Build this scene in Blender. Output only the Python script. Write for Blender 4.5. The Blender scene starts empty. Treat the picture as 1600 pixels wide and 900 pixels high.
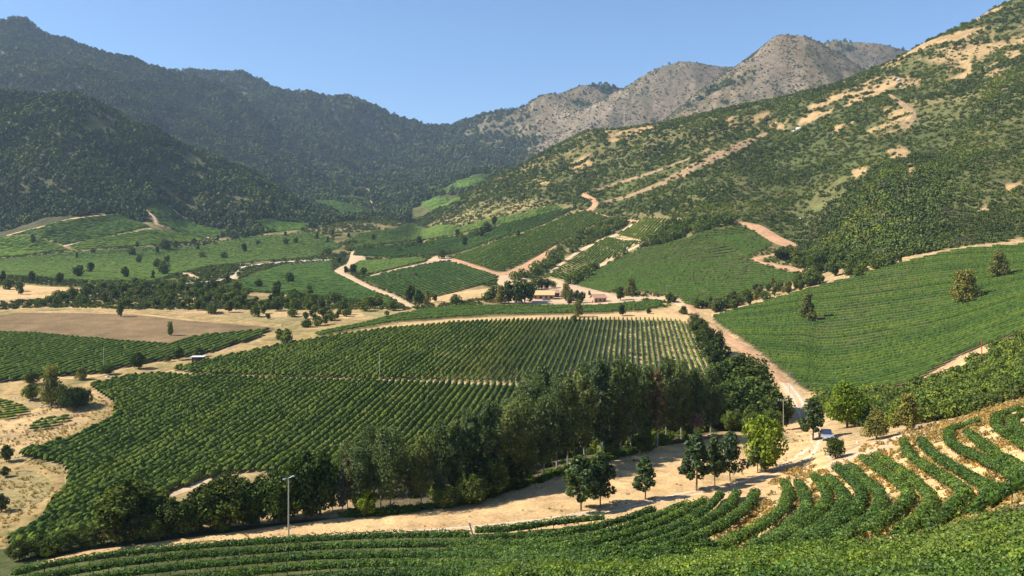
import bpy, math, random
import numpy as np
from mathutils import Vector

# ------------------------------------------------------------------ camera, sky, sun, exposure
F, YH = 1350.0, 400.0            # focal length and eye-level row, in pixels of the 1600 px wide photograph
scene = bpy.context.scene
COL = scene.collection
cam_data = bpy.data.cameras.new('camera')
cam_data.sensor_width = 36.0
cam_data.lens = F / 1600.0 * 36.0
cam_data.shift_y = (YH - 450.0) / 1600.0
cam_data.clip_start = 0.5
cam_data.clip_end = 30000.0
cam = bpy.data.objects.new('camera', cam_data)
cam.rotation_euler = (math.radians(90), 0, 0)
COL.objects.link(cam)
scene.camera = cam

SUN_EL, SUN_AZ = math.radians(43), math.radians(5)      # azimuth: degrees behind the camera's left hand
sun_dir = Vector((-math.cos(SUN_AZ) * math.cos(SUN_EL), -math.sin(SUN_AZ) * math.cos(SUN_EL), math.sin(SUN_EL)))
world = bpy.data.worlds.new('World')
scene.world = world
world.use_nodes = True
wn, wl = world.node_tree.nodes, world.node_tree.links
wn.clear()
sky = wn.new('ShaderNodeTexSky')
sky.sky_type = 'NISHITA'
sky.sun_disc = False
sky.sun_elevation = SUN_EL
sky.sun_rotation = math.atan2(sun_dir.x, sun_dir.y)
sky.altitude = 300
sky.air_density = 1.0
sky.dust_density = 0.0
sky.ozone_density = 6.0
bg = wn.new('ShaderNodeBackground')
bg.inputs['Strength'].default_value = 0.098
wo = wn.new('ShaderNodeOutputWorld')
wl.new(sky.outputs[0], bg.inputs['Color'])
wl.new(bg.outputs[0], wo.inputs['Surface'])
sd = bpy.data.lights.new('sun', 'SUN')
sd.energy = 5.0
sd.angle = math.radians(0.53)
sd.color = (1.0, 0.95, 0.87)
sun = bpy.data.objects.new('sun', sd)
sun.rotation_euler = sun_dir.to_track_quat('Z', 'Y').to_euler()
COL.objects.link(sun)
scene.view_settings.view_transform = 'Standard'
scene.view_settings.look = 'None'
scene.view_settings.gamma = 1.0
scene.view_settings.exposure = 0.82
scene.view_settings.use_curve_mapping = False
scene.render.engine = 'CYCLES'
scene.cycles.use_denoising = True
scene.cycles.max_bounces = 5
scene.cycles.diffuse_bounces = 2
scene.cycles.transmission_bounces = 2
scene.cycles.volume_bounces = 0
scene.cycles.use_adaptive_sampling = True
scene.cycles.adaptive_threshold = 0.02

R = random.Random(7)
NP = np.random.default_rng(11)

# ------------------------------------------------------------------ small maths
def smooth(a, b, x):
    t = np.clip((x - a) / (b - a), 0, 1)
    return t * t * (3 - 2 * t)

def vnoise(x, y, seed=0):
    xi, yi = np.floor(x).astype(np.int64), np.floor(y).astype(np.int64)
    xf, yf = x - xi, y - yi
    def h(i, j):
        n = (i * 374761393 + j * 668265263 + seed * 974711) & 0x7fffffff
        n = ((n ^ (n >> 13)) * 1274126177) & 0x7fffffff
        return ((n ^ (n >> 16)) & 0xffff) / 65535.0
    u, v = xf * xf * (3 - 2 * xf), yf * yf * (3 - 2 * yf)
    return (h(xi, yi) * (1 - u) + h(xi + 1, yi) * u) * (1 - v) + (h(xi, yi + 1) * (1 - u) + h(xi + 1, yi + 1) * u) * v

def fbm(x, y, wl, octaves=3, seed=0, ridged=False):
    out, amp, tot = 0.0, 1.0, 0.0
    for o in range(octaves):
        n = vnoise(x / wl + 17.3 * o, y / wl - 9.1 * o, seed + o)
        if ridged:
            n = 1 - np.abs(2 * n - 1)
        out, tot = out + amp * n, tot + amp
        amp *= 0.5; wl *= 0.5
    return out / tot

def pchip(xk, yk, xq):
    xk, yk, xq = np.asarray(xk, float), np.asarray(yk, float), np.asarray(xq, float)
    h = np.diff(xk); dl = np.diff(yk) / h
    m = np.zeros_like(yk)
    if len(xk) > 2:
        same = dl[:-1] * dl[1:] > 0
        w1, w2 = 2 * h[1:] + h[:-1], h[1:] + 2 * h[:-1]
        with np.errstate(divide='ignore', invalid='ignore'):
            hm = (w1 + w2) / (w1 / dl[:-1] + w2 / dl[1:])
        m[1:-1] = np.where(same, hm, 0)
    m[0], m[-1] = dl[0], dl[-1]
    q = np.clip(xq, xk[0], xk[-1])
    i = np.clip(np.searchsorted(xk, q, side='right') - 1, 0, len(xk) - 2)
    t = (q - xk[i]) / h[i]
    return ((1 + 2 * t) * (1 - t) ** 2 * yk[i] + t * (1 - t) ** 2 * h[i] * m[i]
            + t * t * (3 - 2 * t) * yk[i + 1] + t * t * (t - 1) * h[i] * m[i + 1])

# ------------------------------------------------------------------ terrain: survey lines from near to far
# every line: (bearing column, metres away, metres above the eye); columns are bearings seen from the look-out
PL = lambda d, lo=-60.0: lo + 0.0741 * d           # the gently rising valley floor
LINES = [
 [(-300, 2, -1.7), (1900, 2, -1.7)],
 [(-300, 30, -14), (800, 30, -14), (1200, 30, -14), (1400, 30, -13.6), (1600, 29, -13.2), (1900, 27, -12)],
 [(-300, 74, -33), (500, 74, -32.5), (800, 60, -23.3), (1000, 57, -21.8), (1200, 55, -20), (1400, 50, -17.9), (1600, 45, -14.8), (1900, 40, -13)],
 [(-300, 90, -36), (400, 88, -35), (600, 85, -33.5), (800, 78, -29), (1000, 80, -27.5), (1250, 85, -27), (1400, 76, -23.5), (1500, 70, -21), (1600, 74, -19), (1900, 70, -15)],
 [(-300, 106, -39), (0, 104, -37.5), (200, 103, -36.5), (450, 106, -35.6), (600, 107, -34.7), (800, 109, -34.2), (1000, 116, -33.6), (1100, 120, -33.3), (1210, 130, -33), (1300, 133, -30.8), (1400, 128, -27.9), (1500, 126, -25.2), (1600, 122, -21.8), (1900, 115, -16)],
 [(-300, 118, -41), (0, 112, -38.3), (200, 110, -36.6), (400, 113, -35.6), (600, 115, -34.5), (800, 127, -34.2), (900, 139, -34), (1000, 154, -34.2), (1100, 166, -34.5), (1200, 172, -35.5), (1290, 158, -32.7), (1400, 156, -30.3), (1500, 150, -28), (1600, 150, -24.5), (1900, 145, -19)],
 [(-300, 150, -50), (0, 143, -49.4), (200, 165, -47.8), (400, 182, -46.5), (600, 192, -45.8), (800, 198, -45.3), (1000, 205, -44.8), (1100, 212, -44.3), (1200, 220, -43.7), (1250, 225, -43), (1300, 218, -38.4), (1400, 192, -34.2), (1500, 186, -30.2), (1600, 190, -24.5), (1900, 190, -15)],
 [(-300, 276, PL(276)), (1150, 276, PL(276)), (1200, 285, -39.6), (1290, 263, -41), (1400, 241, -36.7), (1500, 235, -29.8), (1600, 240, -21.3), (1900, 240, -4)],
 [(-300, 405, PL(405)), (1050, 405, PL(405)), (1110, 412, -29.4), (1200, 430, -22), (1300, 430, -13.5), (1400, 430, -4.8), (1500, 430, 2), (1600, 430, 5.7), (1900, 430, 25)],
 [(-300, 578, PL(578)), (900, 578, PL(578)), (1000, 565, -12), (1100, 585, 3), (1200, 600, 13), (1250, 565, 4), (1300, 560, 16), (1400, 560, 45), (1500, 560, 57), (1600, 560, 70), (1900, 560, 100)],
 [(-300, 830, -3), (300, 820, -3), (450, 800, -3), (600, 850, 3), (700, 850, 6), (800, 850, 22), (950, 850, 41), (1030, 780, 47), (1100, 820, 82), (1200, 820, 92), (1300, 810, 115), (1400, 800, 136), (1500, 800, 158), (1600, 800, 187), (1900, 800, 220)],
 [(-300, 1000, 30), (0, 1000, 28), (100, 1010, 47), (180, 1030, 49.6), (230, 1050, 52), (300, 1100, 40), (400, 1060, 31), (480, 1080, 37), (600, 1150, 42), (650, 1230, 41), (700, 1260, 70), (750, 1280, 97), (800, 1300, 120), (870, 1270, 152), (950, 1240, 174.5), (1020, 1180, 174), (1100, 1120, 178), (1200, 1070, 186), (1300, 1030, 198), (1400, 1000, 222), (1440, 1000, 237), (1500, 1000, 259), (1550, 1000, 276), (1600, 1000, 293), (1900, 1000, 350)],
 [(-300, 1350, 262), (0, 1350, 250), (60, 1350, 243), (100, 1350, 236), (150, 1360, 221), (200, 1370, 198), (300, 1400, 161), (400, 1420, 116), (480, 1450, 80), (600, 1500, 72), (650, 1500, 78), (700, 1500, 92), (800, 1500, 104), (950, 1550, 112), (1100, 1500, 120), (1200, 1450, 130), (1400, 1400, 145), (1600, 1400, 200), (1900, 1400, 240)],
 [(-300, 1600, 215), (0, 1600, 200), (100, 1600, 188), (200, 1620, 152), (300, 1650, 127), (400, 1650, 111), (480, 1650, 98), (540, 1700, 107), (600, 1750, 101), (700, 1750, 129), (790, 1900, 184), (850, 1900, 172), (950, 1900, 160), (1200, 1800, 170), (1600, 1800, 240), (1900, 1800, 240)],
 [(-300, 2000, 430), (0, 2000, 410), (100, 2000, 385), (200, 2000, 330), (275, 2050, 300), (350, 2080, 265), (400, 2100, 240), (500, 2150, 202), (600, 2150, 182), (690, 2200, 202), (800, 2250, 208), (900, 2250, 288), (1000, 2280, 338), (1050, 2300, 404), (1100, 2300, 474), (1130, 2300, 508), (1180, 2300, 554), (1220, 2300, 588), (1260, 2280, 572), (1300, 2250, 530), (1340, 2230, 488), (1440, 2200, 400), (1900, 2200, 350)],
 [(-300, 2250, 570), (0, 2250, 552), (100, 2250, 515), (200, 2250, 455), (275, 2280, 415), (400, 2300, 322), (500, 2300, 255), (600, 2300, 212), (690, 2400, 243), (800, 2450, 268), (900, 2450, 345), (1000, 2500, 390), (1100, 2500, 450), (1220, 2500, 540), (1300, 2500, 500), (1440, 2450, 400), (1900, 2450, 360)],
 [(-300, 2500, 700), (0, 2500, 668), (35, 2500, 660), (70, 2500, 640), (140, 2500, 615), (200, 2500, 574), (240, 2500, 546), (275, 2500, 524), (300, 2500, 510), (350, 2490, 462), (400, 2480, 410), (500, 2450, 317), (600, 2420, 243), (690, 2600, 292), (800, 2650, 342), (880, 2700, 405), (920, 2700, 470), (970, 2700, 532), (1000, 2700, 566), (1040, 2700, 600), (1090, 2700, 608), (1130, 2700, 600), (1220, 2700, 560), (1300, 2700, 560), (1440, 2650, 500), (1900, 2650, 420)],
 [(-300, 2750, 650), (0, 2750, 625), (100, 2750, 590), (200, 2750, 540), (275, 2750, 500), (350, 2750, 490), (400, 2750, 486), (500, 2750, 425), (600, 2770, 340), (690, 2900, 372), (800, 2820, 415), (900, 2820, 485), (1000, 2850, 535), (1100, 2850, 555), (1220, 2820, 590), (1300, 2780, 620), (1440, 2780, 600), (1900, 2780, 500)],
 [(-300, 3000, 600), (0, 3000, 600), (200, 3000, 610), (275, 3000, 630), (300, 3000, 634), (380, 3000, 627), (430, 3000, 593), (490, 3000, 555), (550, 3000, 529), (620, 3100, 487), (650, 3150, 467), (690, 3200, 474), (720, 3150, 490), (800, 3000, 518), (870, 3000, 578), (920, 3000, 596), (960, 3000, 593), (1000, 3000, 570), (1100, 3000, 570), (1220, 2950, 620), (1270, 2920, 700), (1300, 2900, 720), (1360, 2900, 717), (1440, 2900, 687), (1600, 2900, 640), (1900, 2900, 560)],
 [(-300, 4200, 250), (1900, 4200, 250)],
 [(-300, 6000, 60), (1900, 6000, 60)],
]
PX = np.arange(-440, 2041, 4.0)
DR = np.concatenate([np.geomspace(2, 30, 28)[:-1], np.geomspace(30, 60, 60)[:-1], np.geomspace(60, 3400, 470), np.geomspace(3450, 6000, 12)])
NCOL, NROW = len(PX), len(DR)

def build_heights():
    q = np.clip(PX, -300, 1900)
    D = np.array([pchip([p[0] for p in L], [p[1] for p in L], q) for L in LINES])
    Z = np.array([pchip([p[0] for p in L], [p[2] for p in L], q) for L in LINES])
    G = np.zeros((NCOL, NROW))
    for c in range(NCOL):
        dk = D[:, c].copy()
        for k in range(1, len(dk)):
            dk[k] = max(dk[k], dk[k - 1] * 1.012)
        G[c] = pchip(dk, Z[:, c], DR)
    # soften the facets between survey columns, more where the ground is near
    for _ in range(3):
        G[1:-1] = 0.25 * G[:-2] + 0.5 * G[1:-1] + 0.25 * G[2:]
    Y = np.broadcast_to(DR[None], G.shape)
    X = Y * (PX[:, None] - 800) / F
    # gullies and spurs on the hillsides
    gz = np.gradient(G, axis=1) / np.gradient(DR)[None]
    gx = np.gradient(G, axis=0) / (4 * Y / F)
    slope = np.hypot(gz, gx)
    hill = smooth(0.16, 0.34, slope)
    for _ in range(12):
        hill[:, 1:-1] = (hill[:, :-2] + hill[:, 1:-1] + hill[:, 2:]) / 3
        hill[1:-1] = (hill[:-2] + hill[1:-1] + hill[2:]) / 3
    far = smooth(950, 1700, Y)
    rt = smooth(-250, 0, X)
    near = smooth(440, 620, Y)
    wx, wy = X + 60 * fbm(X, Y, 260, 2, 5), Y + 90 * fbm(X, Y, 300, 2, 6)
    g1 = fbm(wx + 0.35 * wy, 0.55 * wy, 330, 4, 21, True) - 0.55
    g2 = fbm(wx * 1.0 + 0.2 * wy, 0.6 * wy, 120, 4, 31, True) - 0.55
    G = G + hill * (far * (78 * g1 * (1 - 0.35 * rt) + 36 * g2 * (1 - 0.65 * rt) - 20 * smooth(1850, 2300, Y)) + near * (1 - far) * (9 * g1 + 11 * g2))
    G = G + near * hill * 1.2 * (fbm(X, Y, 22, 3, 41) - 0.5)
    G = G + smooth(30, 60, Y) * 0.35 * (fbm(X, Y, 9, 3, 51) - 0.5) * smooth(500, 300, Y)
    return X, np.array(Y), G
TX, TY, TZ = build_heights()
LDR = np.log(DR)

def col_z(px):
    c = np.clip((np.asarray(px, float) - PX[0]) / 4.0, 0, NCOL - 1.001)
    i = c.astype(int); t = (c - i)[..., None]
    return TZ[i] * (1 - t) + TZ[i + 1] * t

def hf(x, y):
    x, y = np.asarray(x, float), np.maximum(np.asarray(y, float), 2.01)
    c = np.clip((800 + F * x / y - PX[0]) / 4.0, 0, NCOL - 1.001)
    r = np.clip(np.interp(np.log(y), LDR, np.arange(NROW)), 0, NROW - 1.001)
    i, j = c.astype(int), r.astype(int)
    t = c - i
    s = (y - DR[j]) / (DR[j + 1] - DR[j])
    return ((TZ[i, j] * (1 - t) + TZ[i + 1, j] * t) * (1 - s) + (TZ[i, j + 1] * (1 - t) + TZ[i + 1, j + 1] * t) * s)

def hit(px, py, h=0.0, dmin=20.0):
    """where the sight line through a survey mark meets the ground (or a canopy h metres above it)"""
    px, py = np.atleast_1d(np.asarray(px, float)), np.atleast_1d(np.asarray(py, float))
    p = YH - F * (col_z(px) + h) / DR[None]
    ok = (p <= py[:, None]) & (DR[None] >= dmin)
    i = np.where(ok.any(1), ok.argmax(1), NROW - 2)
    i = np.maximum(i, 1)
    n = np.arange(len(px))
    a, b = p[n, i - 1], p[n, i]
    t = np.where(np.abs(a - b) > 1e-9, np.clip((a - py) / (a - b + 1e-12), 0, 1), 1.0)
    d = DR[i - 1] + t * (DR[i] - DR[i - 1])
    x = d * (px - 800) / F
    return np.stack([x, d, hf(x, d)], 1)

def world_poly(pts, step=None):
    pts = np.array(pts, float)
    return hit(pts[:, 0], pts[:, 1])[:, :2]

def inside(poly, x, y):
    r = np.zeros(np.shape(x), bool)
    n = len(poly)
    for k in range(n):
        x0, y0 = poly[k]; x1, y1 = poly[(k + 1) % n]
        if y0 == y1: continue
        c = ((y0 > y) != (y1 > y)) & (x < (x1 - x0) * (y - y0) / (y1 - y0) + x0)
        r ^= c
    return r

def resample(pts, n=None, step=None):
    pts = np.array(pts, float)
    s = np.concatenate([[0], np.cumsum(np.linalg.norm(np.diff(pts, axis=0), axis=1))])
    if n is None: n = max(2, int(s[-1] / step) + 1)
    q = np.linspace(0, s[-1], n)
    if len(pts) > 2:
        return np.stack([pchip(s + np.arange(len(s)) * 1e-6, pts[:, k], q) for k in range(pts.shape[1])], 1)
    return np.stack([np.interp(q, s, pts[:, k]) for k in range(pts.shape[1])], 1)

# ------------------------------------------------------------------ materials
def new_mat(name):
    m = bpy.data.materials.new(name)
    m.use_nodes = True
    n, l = m.node_tree.nodes, m.node_tree.links
    n.clear()
    out = n.new('ShaderNodeOutputMaterial')
    return m, n, l, out

def noise_node(n, l, coord, scale, detail=3, rough=0.6):
    t = n.new('ShaderNodeTexNoise')
    t.inputs['Scale'].default_value = scale
    t.inputs['Detail'].default_value = detail
    t.inputs['Roughness'].default_value = rough
    l.new(coord, t.inputs['Vector'])
    return t.outputs['Fac']

def ramp(n, l, fac, stops):
    r = n.new('ShaderNodeValToRGB')
    e = r.color_ramp.elements
    while len(e) < len(stops): e.new(0.5)
    for k, (p, c) in enumerate(stops):
        e[k].position = p
        e[k].color = (*c, 1)
    l.new(fac, r.inputs['Fac'])
    return r.outputs['Color']

def mult(n, l, a, b, fac=1.0, mode='MULTIPLY'):
    m = n.new('ShaderNodeMix'); m.data_type = 'RGBA'; m.blend_type = mode
    if isinstance(fac, float): m.inputs['Factor'].default_value = fac
    else: l.new(fac, m.inputs['Factor'])
    for s, v in ((m.inputs['A'], a), (m.inputs['B'], b)):
        if isinstance(v, tuple): s.default_value = (*v, 1)
        else: l.new(v, s)
    return m.outputs['Result']

def foliage(name, base, dark=0.55, bright=1.5, tint=(1.25, 1.1, 0.7), trans=0.25, scale=0.4, island=True, gloss=0.0, patch=0.0, patch_col=None):
    """leaves: colour varies from plant to plant, from leaf to leaf and in loose patches"""
    m, n, l, out = new_mat(name)
    geo = n.new('ShaderNodeNewGeometry'); oi = n.new('ShaderNodeObjectInfo')
    f = noise_node(n, l, geo.outputs['Position'], scale, 3)
    c = ramp(n, l, f, [(0.3, tuple(b * dark for b in base)), (0.5, base), (0.72, tuple(b * bright * t for b, t in zip(base, tint)))])
    r = ramp(n, l, oi.outputs['Random'], [(0.0, (0.72, 0.78, 0.8)), (0.5, (1, 1, 1)), (1.0, (1.32, 1.18, 0.95))])
    c = mult(n, l, c, r)
    if island:
        ri = ramp(n, l, geo.outputs['Random Per Island'], [(0.0, (0.6, 0.65, 0.65)), (0.6, (1, 1, 1)), (1.0, (1.5, 1.4, 1.15))])
        c = mult(n, l, c, ri)
    if patch > 0:
        pf = noise_node(n, l, geo.outputs['Position'], 0.06, 4)
        pm = ramp(n, l, pf, [(0.52, (0, 0, 0)), (0.66, (patch,) * 3)])
        c = mult(n, l, c, patch_col or (0.16, 0.14, 0.05), pm, 'MIX')
    d = n.new('ShaderNodeBsdfDiffuse'); l.new(c, d.inputs['Color'])
    sh = d.outputs[0]
    if trans > 0:
        t = n.new('ShaderNodeBsdfTranslucent')
        tc = mult(n, l, c, (1.3, 1.35, 0.6)); l.new(tc, t.inputs['Color'])
        mx = n.new('ShaderNodeMixShader'); mx.inputs[0].default_value = trans
        l.new(sh, mx.inputs[1]); l.new(t.outputs[0], mx.inputs[2]); sh = mx.outputs[0]
    if gloss > 0:
        g = n.new('ShaderNodeBsdfGlossy'); g.inputs['Roughness'].default_value = 0.45
        g.inputs['Color'].default_value = (0.9, 0.95, 1, 1)
        mx = n.new('ShaderNodeMixShader'); mx.inputs[0].default_value = gloss
        l.new(sh, mx.inputs[1]); l.new(g.outputs[0], mx.inputs[2]); sh = mx.outputs[0]
    l.new(sh, out.inputs['Surface'])
    return m

def earth(name, base, scales=((0.03, 0.35), (0.25, 0.35), (1.6, 0.3)), attr=False, spots=None, bump=0.15, lines=None):
    m, n, l, out = new_mat(name)
    geo = n.new('ShaderNodeNewGeometry')
    if attr:
        a = n.new('ShaderNodeAttribute'); a.attribute_name = 'cover'
        c = a.outputs['Color']
    else:
        rgb = n.new('ShaderNodeRGB'); rgb.outputs[0].default_value = (*base, 1); c = rgb.outputs[0]
    last = None
    for s, amt in scales:
        f = noise_node(n, l, geo.outputs['Position'], s, 5, 0.65)
        last = f
        lo, hi = 1 - amt * 1.5, 1 + amt * 1.5
        c = mult(n, l, c, ramp(n, l, f, [(0.25, (lo, lo * 0.98, lo * 0.95)), (0.5, (1, 1, 1)), (0.75, (hi, hi * 0.97, hi * 0.92))]))
    if spots:
        col, sc, lo, hi, amt = spots
        f = noise_node(n, l, geo.outputs['Position'], sc, 6, 0.75)
        c = mult(n, l, c, col, ramp(n, l, f, [(lo, (0, 0, 0)), (hi, (amt,) * 3)]), 'MIX')
    b = n.new('ShaderNodeBsdfDiffuse'); l.new(c, b.inputs['Color'])
    bm = n.new('ShaderNodeBump'); bm.inputs['Strength'].default_value = bump; bm.inputs['Distance'].default_value = 0.4
    l.new(last, bm.inputs['Height']); l.new(bm.outputs[0], b.inputs['Normal'])
    l.new(b.outputs[0], out.inputs['Surface'])
    return m

def solid(name, base, rough=0.7, metal=0.0, var=0.25, scale=3.0):
    m, n, l, out = new_mat(name)
    tc = n.new('ShaderNodeTexCoord')
    f = noise_node(n, l, tc.outputs['Object'], scale, 4)
    c = mult(n, l, base, ramp(n, l, f, [(0.3, (1 - var,) * 3), (0.7, (1 + var,) * 3)]))
    p = n.new('ShaderNodeBsdfPrincipled')
    l.new(c, p.inputs['Base Color'])
    p.inputs['Roughness'].default_value = rough; p.inputs['Metallic'].default_value = metal
    l.new(p.outputs[0], out.inputs['Surface'])
    return m

M = {
 'ground': earth('ground_cover', (0.4, 0.3, 0.18), ((0.012, 0.18), (0.09, 0.28), (0.7, 0.3), (4.0, 0.22)), attr=True, bump=0.3),
 'road': earth('pale_dirt', (0.52, 0.37, 0.225), ((0.05, 0.14), (0.5, 0.14), (3.0, 0.14)), spots=((0.36, 0.27, 0.14), 0.35, 0.55, 0.75, 0.6)),
 'sand': earth('sandy_dry_grass', (0.53, 0.35, 0.17), ((0.06, 0.16), (0.35, 0.22), (2.5, 0.25)), spots=((0.2, 0.16, 0.07), 0.22, 0.58, 0.68, 0.7)),
 'bank': earth('grassy_bank', (0.36, 0.25, 0.11), ((0.06, 0.2), (0.35, 0.28), (2.5, 0.25)), spots=((0.12, 0.13, 0.045), 0.09, 0.5, 0.62, 0.75)),
 'trail': earth('dull_trail', (0.27, 0.185, 0.105), ((0.05, 0.2), (0.3, 0.3), (1.5, 0.2))),
 'rut': earth('packed_wheel_track', (0.62, 0.47, 0.33), ((0.2, 0.1), (1.5, 0.15), (5.0, 0.12))),
 'red_road': earth('reddish_dirt', (0.46, 0.27, 0.15), ((0.05, 0.15), (0.4, 0.2), (2.0, 0.2))),
 'brown': earth('ploughed_earth', (0.205, 0.14, 0.075), ((0.02, 0.22), (0.12, 0.2), (1.2, 0.25)), spots=((0.16, 0.15, 0.06), 0.1, 0.6, 0.7, 0.5)),
 'stone': earth('pale_stone', (0.55, 0.5, 0.44), ((0.5, 0.3), (3.0, 0.3))),
 'vine': foliage('vine_leaves', (0.092, 0.15, 0.032), trans=0.28, scale=0.5, gloss=0.015),
 'vine_near': foliage('vine_leaves_near', (0.12, 0.185, 0.033), trans=0.32, scale=0.8, gloss=0.015, patch=0.25, patch_col=(0.2, 0.2, 0.05)),
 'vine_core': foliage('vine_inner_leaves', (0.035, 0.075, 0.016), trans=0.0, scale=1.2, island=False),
 'row': foliage('vine_row_leaves', (0.082, 0.116, 0.025), dark=0.65, bright=1.5, trans=0.0, scale=1.1, island=False, patch=0.35, patch_col=(0.13, 0.16, 0.035)),
 'row_right': foliage('vine_row_leaves_sunny', (0.055, 0.092, 0.022), dark=0.75, bright=1.3, trans=0.0, scale=0.9, island=False, patch=0.25, patch_col=(0.12, 0.17, 0.03)),
 'block': foliage('vineyard_leaves', (0.08, 0.128, 0.034), dark=0.7, bright=1.35, trans=0.0, scale=0.5, island=False, patch=0.45, patch_col=(0.13, 0.16, 0.035)),
 'block_far': foliage('vineyard_leaves_bright', (0.11, 0.175, 0.035), dark=0.8, bright=1.25, trans=0.0, scale=0.2, island=False, patch=0.4, patch_col=(0.14, 0.16, 0.045)),
 'plane': foliage('road_tree_leaves', (0.068, 0.105, 0.034), dark=0.6, trans=0.25, scale=1.2, gloss=0.02),
 'euc': foliage('eucalyptus_leaves', (0.108, 0.142, 0.05), dark=0.6, bright=1.4, tint=(1.2, 1.05, 0.7), trans=0.25, scale=0.5, gloss=0.01),
 'euc_blue': foliage('eucalyptus_grey_leaves', (0.13, 0.15, 0.125), dark=0.6, bright=1.2, tint=(1, 1, 1), trans=0.2, scale=0.6),
 'tree_dark': foliage('dark_tree_leaves', (0.062, 0.088, 0.026), trans=0.18, scale=0.6),
 'tree_mid': foliage('green_tree_leaves', (0.1, 0.138, 0.038), trans=0.22, scale=0.6),
 'tree_olive': foliage('olive_tree_leaves', (0.16, 0.165, 0.055), trans=0.22, scale=0.6),
 'tree_lime': foliage('bright_shrub_leaves', (0.2, 0.26, 0.035), trans=0.3, scale=0.8),
 'tree_red': foliage('dry_red_leaves', (0.15, 0.105, 0.065), trans=0.2, scale=0.8),
 'bare_twigs': foliage('bare_pinkish_twigs', (0.2, 0.13, 0.105), tint=(1, 1, 1), trans=0.0, scale=0.8),
 'scrub': foliage('scrub_leaves', (0.088, 0.12, 0.034), dark=0.65, bright=1.4, trans=0.0, scale=0.02, patch=0.5, patch_col=(0.12, 0.1, 0.06)),
 'forest': foliage('forest_leaves', (0.085, 0.118, 0.046), dark=0.65, bright=1.45, trans=0.0, scale=0.012, patch=0.35, patch_col=(0.1, 0.09, 0.05)),
 'thick': foliage('thick_scrub_leaves', (0.13, 0.175, 0.042), trans=0.2, scale=0.15, patch=0.4, patch_col=(0.1, 0.085, 0.04)),
 'grass_dry': foliage('dry_grass_blades', (0.42, 0.3, 0.12), dark=0.7, bright=1.25, tint=(1, 1, 1), trans=0.3, scale=0.5),
 'grass_green': foliage('green_weeds', (0.08, 0.14, 0.03), trans=0.3, scale=0.6),
 'bark': solid('bark', (0.16, 0.12, 0.09), 0.9),
 'bark_pale': solid('pale_bark', (0.36, 0.3, 0.25), 0.85, var=0.4, scale=1.0),
 'vine_wood': solid('vine_wood', (0.28, 0.12, 0.07), 0.9),
 'pole': solid('weathered_pole_wood', (0.4, 0.36, 0.26), 0.85),
 'pole_white': solid('pale_concrete', (0.62, 0.6, 0.55), 0.8),
 'metal': solid('grey_metal', (0.55, 0.56, 0.58), 0.4, 0.6),
 'white': solid('white_paint', (0.8, 0.79, 0.76), 0.5, var=0.06),
 'roof': solid('straw_tile_roof', (0.6, 0.4, 0.17), 0.9),
 'roof_red': solid('clay_tile_roof', (0.46, 0.24, 0.14), 0.9),
 'wall': solid('adobe_wall', (0.58, 0.4, 0.28), 0.9),
 'wood_dark': solid('dark_red_wood', (0.12, 0.045, 0.03), 0.8),
 'wood': solid('sawn_timber', (0.5, 0.33, 0.2), 0.85),
 'glass': solid('dark_glass', (0.03, 0.05, 0.09), 0.08, var=0.05),
 'blue': solid('dark_blue_paint', (0.01, 0.018, 0.06), 0.6, 0.0, var=0.05),
 'silver': solid('silver_paint', (0.3, 0.31, 0.33), 0.45, 0.0, var=0.05),
 'rubber': solid('black_rubber', (0.02, 0.02, 0.02), 0.9),
 'red': solid('red_paint', (0.4, 0.06, 0.03), 0.5),
}

# ------------------------------------------------------------------ mesh helpers
def mesh_np(name, v, f, mat, smoothed=False):
    """v: (n,3) array; f: (m,k) array of equal-sided faces"""
    v, f = np.asarray(v, np.float32), np.asarray(f, np.int32)
    me = bpy.data.meshes.new(name)
    k = f.shape[1]
    me.vertices.add(len(v)); me.vertices.foreach_set('co', v.ravel())
    me.loops.add(f.size); me.loops.foreach_set('vertex_index', f.ravel())
    me.polygons.add(len(f)); me.polygons.foreach_set('loop_start', np.arange(0, f.size, k, dtype=np.int32))
    try: me.polygons.foreach_set('loop_total', np.full(len(f), k, np.int32))
    except Exception: pass
    me.polygons.foreach_set('use_smooth', np.full(len(f), smoothed))
    me.update(calc_edges=True)
    if mat is not None: me.materials.append(mat)
    return me

def link(name, data, parent=None, loc=None):
    o = bpy.data.objects.new(name, data)
    COL.objects.link(o)
    if parent is not None: o.parent = parent
    if loc is not None: o.location = loc
    return o

def tag(o, label=None, cat=None, group=None, kind=None):
    if label: o['label'] = label
    if cat: o['category'] = cat
    if group: o['group'] = group
    if kind: o['kind'] = kind
    return o

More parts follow.
